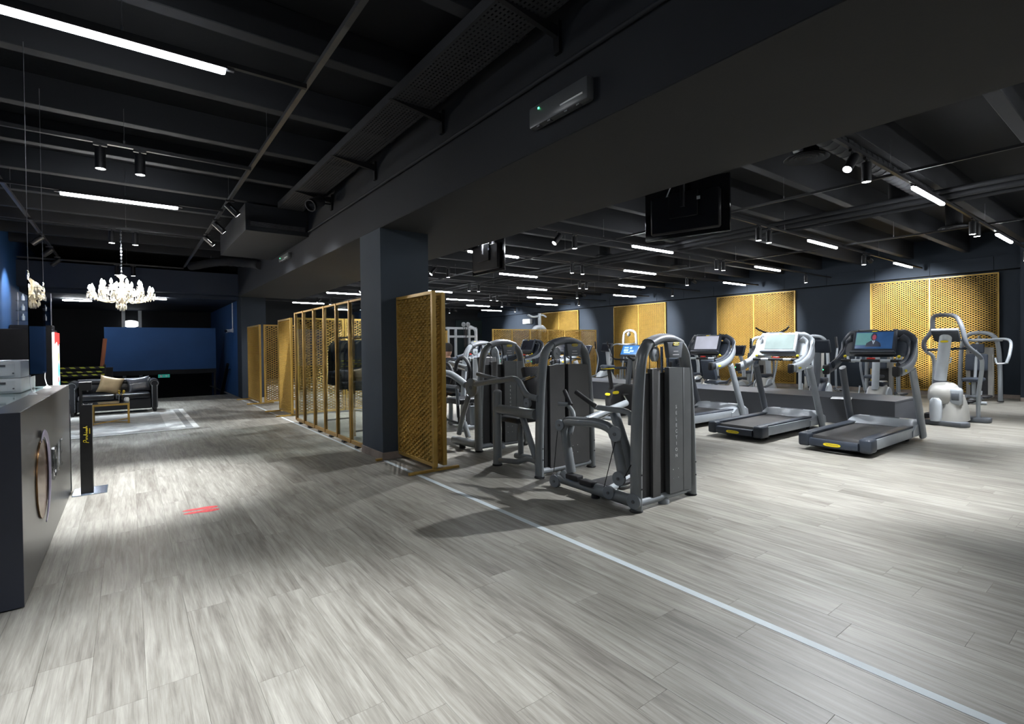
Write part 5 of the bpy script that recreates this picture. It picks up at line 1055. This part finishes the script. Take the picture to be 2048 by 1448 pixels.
a = g(1877, 838); obj('nose_cover', B().loft([[(10.92+0.10*math.cos(q), a.y+w*math.sin(q), z) for q in [2*PI*k/16 for k in range(16)]] for z, w in ((0.075, 0.075), (0.14, 0.085), (0.32, 0.088), (0.42, 0.082), (0.46, 0.05))]), 'silver_light', t, True)
ms = obj('mast', B().tube([g(1880, 765, 10.85), g(1892, 668, 10.75)], 0.085, 18, rb=0.075, up=(1, 0, 0)), 'silver_light', t, True); obj('mast_collar', B().tube([g(1879, 772, 10.86), g(1880.5, 760, 10.85)], 0.098, 18, rb=0.09, up=(1, 0, 0)), 'plastic_grey', ms, True); logo(t, g(1888.5, 683, 10.665), (-1, 0, 0), (0, -1, 0), 0.11, 0.035, txt=False)
q0, q1, q2, q3 = g(1862, 663, 10.60), g(1916, 662, 10.60), g(1920, 684, 10.85), g(1869, 683, 10.85)
cs = obj('console', B().loft([[q0, q1, q2, q3], [v+Vector((0.05, 0, 0.05)) for v in (q0, q1, q2, q3)]]), 'plastic_dark', t, True); obj('console_rim', B().tube([q0+Vector((0.02, 0, 0.02)), q1+Vector((0.02, 0, 0.02))], 0.022, 8), 'silver', cs, True)
rp_ = cat([g(1957, 841, 11.5), g(1957, 790, 11.4), g(1964, 735, 11.2), g(1960, 714, 11.1), g(1934, 690, 10.9), g(1924, 655, 10.9), g(1912, 634, 11.0), g(1890, 630, 11.1), g(1867, 634, 11.0), g(1864, 660, 10.95), g(1848, 684, 10.95), g(1852, 702, 11.0), g(1867, 716, 11.2), g(1868, 760, 11.3), g(1865, 836, 11.4)], 6)
obj('hand_rail', B().tube(rp_, 0.030, 12), 'silver', t, True)
obj('rail_grip', B().tube(rp_[17:66], 0.035, 12), 'plastic_grey', t, True)
obj('cross_handle', B().tube([g(1851, 700, 11.0), g(1880, 699, 10.95), g(1938, 696, 10.92)], 0.022, 10), 'plastic_dark', t, True)
for k in range(2): o = obj('step_arm', B().tube([(11.4, 2.25+0.2*k, 0.48), (12.05, 2.15+0.2*k, 0.40-0.1*k)], 0.03, 10), 'plastic_grey', t, True); obj('pedal', B().box((12.15, 2.13+0.2*k, 0.43-0.1*k), (0.36, 0.14, 0.04), 0.012), 'rubber', o, True)
obj('rail_foot', B().box((rp_[-1].x, rp_[-1].y, 0.06), (0.22, 0.20, 0.12), 0.02), 'rubber', t, True)
# ------------------------------------------------------------------ equipment beyond the plinth and along the gold panels
def base_shell(t, cx, cy, rz, L_=0.95, H_=0.52, W2=0.24, mat='silver_warm', top='plastic_dark'):
    M_ = Matrix.Translation(Vector((cx, cy, 0))) @ Matrix.Rotation(rz, 4, 'Z'); q = lambda x, y, z: M_ @ Vector((x, y, z))
    sec = []
    for k in range(9):
        u = k/8; x = (u-0.5)*L_; h = H_*(0.35+0.65*math.sin(PI*min(max(u*1.05, 0.05), 0.95))); w = W2*(0.6+0.4*math.sin(PI*u))/2
        sec.append([q(x, w*math.copysign(abs(math.cos(a))**0.6, math.cos(a)), 0.04+h/2+h/2*math.copysign(abs(math.sin(a))**0.7, math.sin(a))) for a in [2*PI*j/14 for j in range(14)]])
    s = obj('drive_shell', B().loft(sec), mat, t, True)
    for sd in (-1, 1): obj('side_cover', B().lathe([(0, -0.01), (H_*0.36, -0.01), (H_*0.34, 0.02), (0, 0.03)], q(0.05, sd*W2*0.47, H_*0.52), (M_.to_3x3() @ Vector((0, sd, 0))), 20), 'silver_light', s, True)
    obj('shell_top', B().box(q(-0.02, 0, H_*0.98), (0.36, W2*0.8, 0.10), 0.03, M_.to_3x3(), 2), top, s, True)
    for x in (-L_*0.46, L_*0.46): obj('floor_bar', B().tube([q(x, -0.28, 0.03), q(x, 0.28, 0.03)], 0.03, 10), 'silver', t, True)
    return q
def recumbent(label, cx, cy, rz, lit='screen_dark', pad_m='pad_navy'):
    t = thing('recumbent_bike', label, 'exercise bike', (cx, cy, 0)); q = base_shell(t, cx, cy, rz)
    obj('seat_rail', B().tube([q(0.1, 0, 0.10), q(1.05, 0, 0.16)], 0.045, 10), 'silver', t, True); M3 = Matrix.Rotation(rz, 3, 'Z')
    obj('rear_bar', B().tube([q(1.05, -0.25, 0.03), q(1.05, 0.25, 0.03)], 0.03, 10), 'silver', t, True); obj('rear_strut', B().tube([q(1.04, 0, 0.03), q(1.04, 0, 0.17)], 0.03, 8), 'silver', t, True)
    obj('seat_column', B().tube([q(0.82, 0, 0.15), q(0.82, 0, 0.42)], 0.04, 10), 'plastic_grey', t, True)
    pad(t, 'seat_pad', q(0.82, 0, 0.46), (0.40, 0.42, 0.08), M3, pad_m, 0.03); pad(t, 'back_pad', q(1.05, 0, 0.78), (0.09, 0.42, 0.52), M3 @ Matrix.Rotation(0.22, 3, 'Y'), pad_m, 0.04)
    for s in (-1, 1): obj('side_handle', B().tube(cat([q(0.95, s*0.2, 0.46), q(0.8, s*0.32, 0.5), q(0.62, s*0.32, 0.62)], 4), 0.016, 8), 'rubber', t, True)
    obj('mast', B().tube(cat([q(-0.18, 0, 0.5), q(-0.16, 0, 0.85), q(-0.02, 0, 1.18)], 4), 0.045, 12), 'silver_light', t, True)
    R3 = M3 @ Matrix.Rotation(-0.35, 3, 'Y'); cs = obj('console', B().box(q(0.03, 0, 1.24), (0.05, 0.42, 0.28), 0.015, R3), 'plastic_dark', t, True); obj('screen', B().box(q(0.06, 0, 1.24), (0.006, 0.35, 0.21), 0, R3), lit, cs, True)
    obj('knob', B().ell(q(0.82, 0.1, 0.36), (0.02, 0.02, 0.02), 8, 5), 'yellow', t, True)
    return t
def elliptical(label, cx, cy, rz, mat='silver_warm', mast='silver_light'):
    t = thing('cross_trainer', label, 'cross trainer', (cx, cy, 0)); q = base_shell(t, cx, cy, rz, 0.9, 0.62, 0.32, mat); M3 = Matrix.Rotation(rz, 3, 'Z')
    obj('spine', B().tube([q(0.2, 0, 0.06), q(1.35, 0, 0.06)], 0.05, 10), 'plastic_grey', t, True); obj('rear_bar', B().tube([q(1.35, -0.28, 0.03), q(1.35, 0.28, 0.03)], 0.03, 10), 'plastic_grey', t, True)
    obj('mast', B().tube([q(-0.22, 0, 0.5), q(-0.14, 0, 1.20)], 0.06, 12, rb=0.08), mast, t, True)
    cs = obj('console', B().box(q(-0.10, 0, 1.34), (0.06, 0.46, 0.30), 0.02, M3 @ Matrix.Rotation(-0.35, 3, 'Y')), 'plastic_dark', t, True); obj('screen', B().box(q(-0.066, 0, 1.345), (0.006, 0.38, 0.22), 0, M3 @ Matrix.Rotation(-0.35, 3, 'Y')), 'screen_dark', cs, True)
    for s in (-1, 1):
        a = obj('swing_arm', B().tube(cat([q(0.15, s*0.27, 0.45), q(0.0, s*0.30, 0.95), q(0.12, s*0.30, 1.30), q(0.18, s*0.26, 1.52)], 5), 0.020, 10), 'silver', t, True); obj('arm_grip', B().tube([q(0.12, s*0.30, 1.30), q(0.18, s*0.26, 1.54)], 0.025, 10), 'rubber', a, True)
        p = obj('pedal_bar', B().tube([q(0.15, s*0.24, 0.42), q(1.25, s*0.16, 0.20)], 0.028, 10), 'plastic_grey', t, True); obj('pedal', B().box(q(0.72, s*0.21, 0.36), (0.40, 0.15, 0.05), 0.015, M3), 'rubber', p, True)
    return t
def silver_press(label, cx, cy, rz, wide=True, pad_m='pad_navy', H_=1.62, arms=True):
    t = thing('weight_machine', label, 'weight machine', (cx, cy, 0)); M_ = Matrix.Translation(Vector((cx, cy, 0))) @ Matrix.Rotation(rz, 4, 'Z'); q = lambda x, y, z: M_ @ Vector((x, y, z)); M3 = Matrix.Rotation(rz, 3, 'Z')
    for s in (-1, 1):
        g_ = obj('frame_leg', B().tube(cat([q(0.45, s*0.36, 0.02), q(0.45, s*0.35, 0.8), q(0.45, s*0.31, H_-0.25), q(0.45, s*0.2, H_-0.05), q(0.45, s*0.002, H_)], 5), 0.045, 12), 'silver', t, True); obj('foot', B().cyl(q(0.45, s*0.36, 0), q(0.45, s*0.36, 0.02), 0.06), 'rubber', g_, True)
    obj('shroud_panel', B().box(q(0.47, 0, 0.68), (0.08, 0.5, 1.18), 0.02, M3), 'silver_warm', t, True); obj('weight_stack', B().box(q(0.41, 0, 0.42), (0.10, 0.30, 0.62), 0.004, M3), 'rubber', t, True)
    disc(t, 'pulley', q(0.40, 0.0, H_-0.16), 0.09, M3 @ Vector((0, 1, 0)), 'pulley')
    obj('base_rail', B().tube([q(0.44, 0, 0.06), q(-0.55, 0, 0.06)], 0.045, 10), 'silver', t, True); obj('front_bar', B().tube([q(-0.55, -0.3, 0.035), q(-0.55, 0.3, 0.035)], 0.035, 10), 'silver_light', t, True)
    obj('seat_column', B().tube([q(-0.12, 0, 0.06), q(-0.12, 0, 0.48)], 0.04, 10), 'silver', t, True); pad(t, 'seat_pad', q(-0.14, 0, 0.53), (0.42, 0.36, 0.09), M3, pad_m, 0.035)
    pad(t, 'back_pad', q(0.14, 0, 0.92), (0.09, 0.40, 0.40), M3 @ Matrix.Rotation(0.12, 3, 'Y'), pad_m, 0.04); pad(t, 'head_pad', q(0.19, 0, 1.24), (0.08, 0.26, 0.22), M3 @ Matrix.Rotation(0.12, 3, 'Y'), pad_m, 0.03)
    obj('pad_post', B().tube([q(-0.02, 0, 0.48), q(0.22, 0, 1.38)], 0.03, 10), 'silver', t, True)
    obj('knob', B().ell(q(-0.12, 0.07, 0.43), (0.022, 0.022, 0.022), 8, 5), 'yellow', t, True)
    if arms:
        for s in (-1, 1):
            a = obj('press_arm', B().tube(cat([q(0.30, s*0.05, 1.42), q(0.22, s*0.40, 1.46), q(0.10, s*0.58, 1.40), q(-0.12, s*0.60, 1.12), q(-0.20, s*0.56, 0.92)], 5), 0.030, 10), 'silver', t, True)
            obj('arm_handle', B().tube([q(-0.20, s*0.56, 0.92), q(-0.22, s*0.40, 0.90), q(-0.22, s*0.38, 1.04)], 0.017, 8, fil=0.04), 'silver_light', a, True)
        obj('top_beam', B().tube([q(0.30, -0.42, 1.44), q(0.30, 0.42, 1.44)], 0.035, 10), 'silver_light', t, True)
    obj('foot_rest', B().tube([q(-0.5, -0.2, 0.30), q(-0.58, -0.2, 0.06), q(-0.58, 0.2, 0.06), q(-0.5, 0.2, 0.30)], 0.02, 8), 'silver', t, True)
    return t
def at(x, X_): p = px(x, 760, X_); return p.x, p.y
x_, y_ = at(1950, 15.7); silver_press('silver chest press with navy pads before the wall panels, behind the step climber', x_, y_, 0.0)
x_, y_ = at(1752, 15.5); silver_press('silver press machine with navy pads, seen over the news-screen treadmill', x_, y_, 0.0)
x_, y_ = at(1625, 15.4); silver_press('silver leg machine with a long bench between two gold panel pairs', x_, y_, 0.3, arms=False)
x_, y_ = at(1500, 15.6); silver_press('silver arched machine before the middle gold panels, seen over the middle treadmill', x_, y_, -0.2, arms=False)
x_, y_ = at(1245, 15.4); silver_press('tall pale pulldown machine before the gold panels behind the blue-screened bike', x_, y_, 0.0, H_=2.0)
x_, y_ = at(1338, 15.6); silver_press('silver press machine hidden behind the lettered weight machine', x_, y_, 0.0)
x_, y_ = at(1757, 11.75); elliptical('silver cross trainer with dark-topped shell just behind the plinth end', x_, y_, PI*0.02)
x_, y_ = at(1640, 12.1); elliptical('black cross trainer with a grey wheel cover behind the plinth', x_, y_, 0.1, 'plastic_dark', 'plastic_grey')
x_, y_ = at(1530, 12.75); elliptical('grey cross trainer with a tall plain shell behind the middle treadmill', x_, y_, PI, 'silver_warm')
x_, y_ = at(1210, 12.75); elliptical('white cross trainer with curved arms behind the bikes', x_, y_, PI, 'silver_light')
x_, y_ = at(1425, 12.6); recumbent('recumbent bike with a navy seat behind the glaring-screen treadmill', x_, y_, PI-0.2)
x_, y_ = at(1478, 12.6); recumbent('recumbent bike with a navy seat beside the tall grey cross trainer', x_, y_, PI-0.2)
x_, y_ = at(1390, 13.6); recumbent('recumbent bike with a lit blue screen behind the lettered weight machine', x_, y_, PI, 'bike_blue')
x_, y_ = at(1160, 12.6); recumbent('recumbent bike beyond the dark-screened exercise bike', x_, y_, PI)
# post with black pull handles before the middle gold panels
p = px(1547, 672, 14.6); t = thing('handle_station', 'black pull handles on a slim post before the middle gold panels', 'pull station', (14.6, p.y, 0))
obj('post', B().tube([(14.6, p.y, 0.02), (14.6, p.y, 1.72)], 0.03, 10), 'plastic_grey', t, True); obj('base', B().cyl((14.6, p.y, 0), (14.6, p.y, 0.02), 0.25), 'rubber', t, True)
for s in (-1, 1): obj('handle', B().tube(cat([(14.6, p.y, 1.70), (14.6, p.y+s*0.18, 1.72), (14.55, p.y+s*0.38, 1.80), (14.5, p.y+s*0.46, 1.88)], 4), [0.035, 0.03, 0.024, 0.02], 10), 'rubber', t, True)
# black low stepper right of the plinth
p = pz(1850, 834); t = thing('low_stepper', 'small black stepper lying beside the plinth end', 'stepper', (11.75, 3.1, 0)); obj('body', B().bb((11.35, 2.98, 0), (11.75, 3.26, 0.22), 0.04, 2), 'rubber', t, True); obj('pedal', B().box((11.48, 3.08, 0.27), (0.28, 0.12, 0.04), 0.012, Matrix.Rotation(0.3, 3, 'Y')), 'plastic_grey', t, True); obj('pedal', B().box((11.48, 3.18, 0.25), (0.28, 0.08, 0.04), 0.012, Matrix.Rotation(-0.1, 3, 'Y')), 'plastic_grey', t, True)
# ------------------------------------------------------------------ far end of the gym
Y = 16.6; g = lambda x, y, Y_=Y: py(x, y, Y_)
t = thing('cable_station', 'grey cable crossover station with twin pulleys at the far end', 'cable station', (8.3, Y, 0))
for x in (896, 911, 938, 952):
    p = g(x, 657); obj('column', B().bb((p.x-0.04, Y-0.04, 0.02), (p.x+0.04, Y+0.04, p.z)), 'silver', t, True); obj('foot', B().bb((p.x-0.08, Y-0.3, 0), (p.x+0.08, Y+0.3, 0.02)), 'rubber', t, True)
for y in (656, 673): a, c = g(892, y), g(952, y+1); obj('cross_bar', B().bb((a.x, Y-0.045, a.z-0.04), (c.x, Y-0.041+0.08, a.z+0.04)), 'silver', t, True)
obj('arch', B().tube(cat([g(936, 654), g(944, 655), g(951, 662), g(952, 690)], 5), 0.06, 12), 'silver_light', t, True)
for x in (927, 936): disc(t, 'pulley', g(x, 649, Y-0.05), 0.09, (0, 1, 0)); obj('cable', B().cyl(g(x, 652, Y-0.05), g(930, 690, Y-0.05), 0.008, n=6), 'rubber', t, True)
obj('pulley_post', B().tube([g(930, 655), g(931, 694)], 0.05, 10), 'rubber', t, True)
t = thing('pulldown_tower', 'pale pulldown tower with winged arms behind the gold partition', 'weight machine', (12.2, 16.2, 0)); Yp = 16.2
obj('post', B().tube([Vector((g(1079, 640, Yp).x, Yp, 0.02)), g(1079, 627, Yp)], 0.07, 10), 'silver', t, True); obj('base', B().bb((g(1079, 640, Yp).x-0.5, Yp-0.3, 0), (g(1079, 640, Yp).x+0.5, Yp+0.3, 0.03)), 'rubber', t, True)
obj('wing_arm', B().tube(cat([g(1056, 630, Yp), g(1066, 634, Yp), g(1079, 632, Yp)], 4), 0.045, 8), 'silver', t, True); obj('wing_arm', B().tube(cat([g(1079, 632, Yp), g(1085, 630, Yp), g(1092, 634, Yp)], 4), 0.04, 8), 'silver_light', t, True)
obj('shoulder_roll', B().tube(cat([g(1066, 662, Yp), g(1072, 655, Yp), g(1085, 655, Yp), g(1091, 663, Yp)], 4), 0.09, 10), 'silver_light', t, True)
t = thing('air_conditioner', 'white split air conditioner on the far dark wall', 'air conditioner', (0, 0, 0)); p = px(1055, 643, 17.18); t.location = p; t.rotation_euler = (0, 0, -PI/2); obj('case', B().box((0, 0.0, 0), (0.62, 0.19, 0.26), 0.03, None, 2), 'white', t); obj('flap', B().box((0, -0.085, -0.11), (0.56, 0.04, 0.03), 0.005), 'silver', t)
t = thing('glass_wall_sign', 'dark green glass wall with faint lettering at the far end of the gym', 'sign wall', (10, 25.95, 0)); a, c = py(912, 660, 25.9), py(975, 660, 25.9); obj('panel', B().bb((a.x, 25.92, 0.0), (c.x, 25.99, 3.0)), 'wall_green', t, True, flat=True); p = py(962, 671, 25.9); text('lettering', 'moto', 0.34, 'rubber', t, (p.x, 25.915, p.z), (1, 0, 0), (0, 0, 1), 0.004, world=True)
# ------------------------------------------------------------------ person seated on the pale arched machine, back to the camera
def skin(name, pts, edges, mat, parent, root=0, sub=2):
    me = bpy.data.meshes.new(name); me.from_pydata([p[:3] for p in pts], edges, []); me.materials.append(MT[mat]); o = bpy.data.objects.new(name, me); C.objects.link(o); o.parent = parent
    sm = o.modifiers.new('skin', 'SKIN'); sm.use_smooth_shade = True
    for i, p in enumerate(pts): v = me.skin_vertices[0].data[i]; v.radius = (p[3], p[4] if len(p) > 4 else p[3]); v.use_root = i == root
    ss = o.modifiers.new('sub', 'SUBSURF'); ss.levels = sub; ss.render_levels = sub; return o
pm('skin', (0.45, 0.26, 0.18), 0.5); pm('tee_black', (0.014, 0.014, 0.017), 0.8, bump=0.2); pm('hair_dark', (0.018, 0.014, 0.012), 0.8, bump=0.5, bscale=300); pm('shorts', (0.03, 0.032, 0.04), 0.8)
hx, hy = 4.62, 8.02
t = thing('person', 'person in a black shirt seated with their back turned, partly behind the gold screen', 'person', (hx, hy, 0))
bp = [(0, 0, 0.64, 0.145, 0.125), (0, 0.0, 0.80, 0.135, 0.11), (0, 0.0, 0.98, 0.16, 0.115), (0, -0.01, 1.06, 0.12, 0.085), (0, 0.0, 1.18, 0.050, 0.052), (0, 0.02, 1.26, 0.058, 0.062),
      (-0.18, 0, 1.07, 0.052), (-0.25, 0.05, 0.86, 0.048), (-0.22, 0.28, 0.80, 0.036), (0.18, 0, 1.07, 0.052), (0.25, 0.05, 0.86, 0.048), (0.22, 0.28, 0.80, 0.036),
      (-0.10, 0.05, 0.63, 0.095), (-0.15, 0.42, 0.62, 0.070), (-0.16, 0.46, 0.30, 0.052), (-0.16, 0.46, 0.08, 0.040), (-0.16, 0.60, 0.045, 0.035), (0.10, 0.05, 0.63, 0.095), (0.15, 0.42, 0.62, 0.070), (0.16, 0.46, 0.30, 0.052), (0.16, 0.46, 0.08, 0.040), (0.16, 0.60, 0.045, 0.035)]
be = [(0, 1), (1, 2), (2, 3), (3, 4), (4, 5), (3, 6), (6, 7), (7, 8), (3, 9), (9, 10), (10, 11), (0, 12), (12, 13), (13, 14), (14, 15), (15, 16), (0, 17), (17, 18), (18, 19), (19, 20), (20, 21)]
bp = [(p[0], p[1], p[2]-0.0)+tuple(p[3:]) for p in bp]
body = skin('body', bp, be, 'skin', t)
# head with face and ears
hb = B(); secs = []
for z, rx, ryf, ryb in ((1.24, 0.035, 0.05, 0.045), (1.27, 0.055, 0.085, 0.06), (1.31, 0.068, 0.098, 0.085), (1.36, 0.075, 0.10, 0.10), (1.41, 0.076, 0.098, 0.103), (1.45, 0.066, 0.085, 0.09), (1.475, 0.045, 0.055, 0.062), (1.485, 0.012, 0.015, 0.018)):
    secs.append([(rx*math.cos(a), 0.03+(ryf if math.sin(a) > 0 else ryb)*math.sin(a), z) for a in [2*PI*k/20 for k in range(20)]])
hd = obj('head', hb.loft(secs), 'skin', t)
obj('nose', B().ell((0, 0.138, 1.345), (0.014, 0.018, 0.024), 8, 6), 'skin', hd); obj('mouth', B().ell((0, 0.124, 1.30), (0.024, 0.006, 0.006), 8, 5), 'red', hd)
for s in (-1, 1): obj('eye', B().ell((s*0.03, 0.12, 1.372), (0.012, 0.007, 0.007), 8, 5), 'white', hd); obj('ear', B().ell((s*0.077, 0.03, 1.355), (0.010, 0.018, 0.032), 8, 6), 'skin', hd)
hr = B(); secs = []
for z, rx, ry in ((1.335, 0.074, 0.098), (1.37, 0.081, 0.106), (1.42, 0.081, 0.108), (1.455, 0.072, 0.096), (1.482, 0.050, 0.068), (1.494, 0.014, 0.02)):
    secs.append([(rx*math.cos(a), 0.03+(ry*0.55+(z-1.335)*0.33 if math.sin(a) > 0 else ry)*math.sin(a), z) for a in [2*PI*k/20 for k in range(20)]])
obj('hair', hr.loft(secs), 'hair_dark', hd)
sh = B(); secs = []
for z, rx, ry in ((0.60, 0.20, 0.165), (0.75, 0.185, 0.145), (0.92, 0.195, 0.14), (1.05, 0.215, 0.14), (1.12, 0.205, 0.125), (1.17, 0.14, 0.10), (1.205, 0.085, 0.08), (1.225, 0.072, 0.074)):
    secs.append([(rx*math.copysign(abs(math.cos(a))**0.8, math.cos(a)), ry*math.sin(a), z) for a in [2*PI*k/22 for k in range(22)]])
sh.loft(secs); 
for s in (-1, 1): sh.tube([(s*0.15, 0, 1.115), (s*0.215, 0.0, 1.08), (s*0.235, 0.03, 0.95)], [0.075, 0.082, 0.072], 12)
obj('shirt', sh, 'tee_black', t)
ts = B()
for s in (-1, 1): ts.tube([(s*0.09, 0.0, 0.63), (s*0.12, 0.20, 0.63), (s*0.145, 0.37, 0.625)], [0.115, 0.108, 0.092], 14)
obj('shorts', ts, 'shorts', t)
for s in (-1, 1):
    obj('shoe', B().loft([[(s*0.16+w*math.cos(a), y, 0.005+h/2+h/2*math.sin(a)) for a in [2*PI*k/12 for k in range(12)]] for y, w, h in ((0.40, 0.03, 0.09), (0.44, 0.042, 0.10), (0.52, 0.045, 0.085), (0.60, 0.046, 0.065), (0.66, 0.03, 0.05))]), 'rubber', t)
    hnd = obj('hand', B().box((s*0.215, 0.325, 0.80), (0.07, 0.10, 0.03), 0.012, None, 2), 'skin', t)
    for k in range(4): obj('finger', B().tube(cat([(s*0.215+(k-1.5)*0.018, 0.37, 0.803), (s*0.215+(k-1.5)*0.019, 0.41+0.008*(1.5-abs(k-1.5)), 0.80), (s*0.215+(k-1.5)*0.019, 0.43+0.01*(1.5-abs(k-1.5)), 0.775)], 3), [0.009, 0.008, 0.007], 8), 'skin', hnd)
    obj('thumb', B().tube(cat([(s*0.185, 0.30, 0.80), (s*0.165, 0.33, 0.80), (s*0.165, 0.36, 0.79)], 3), [0.011, 0.010, 0.008], 8), 'skin', hnd)
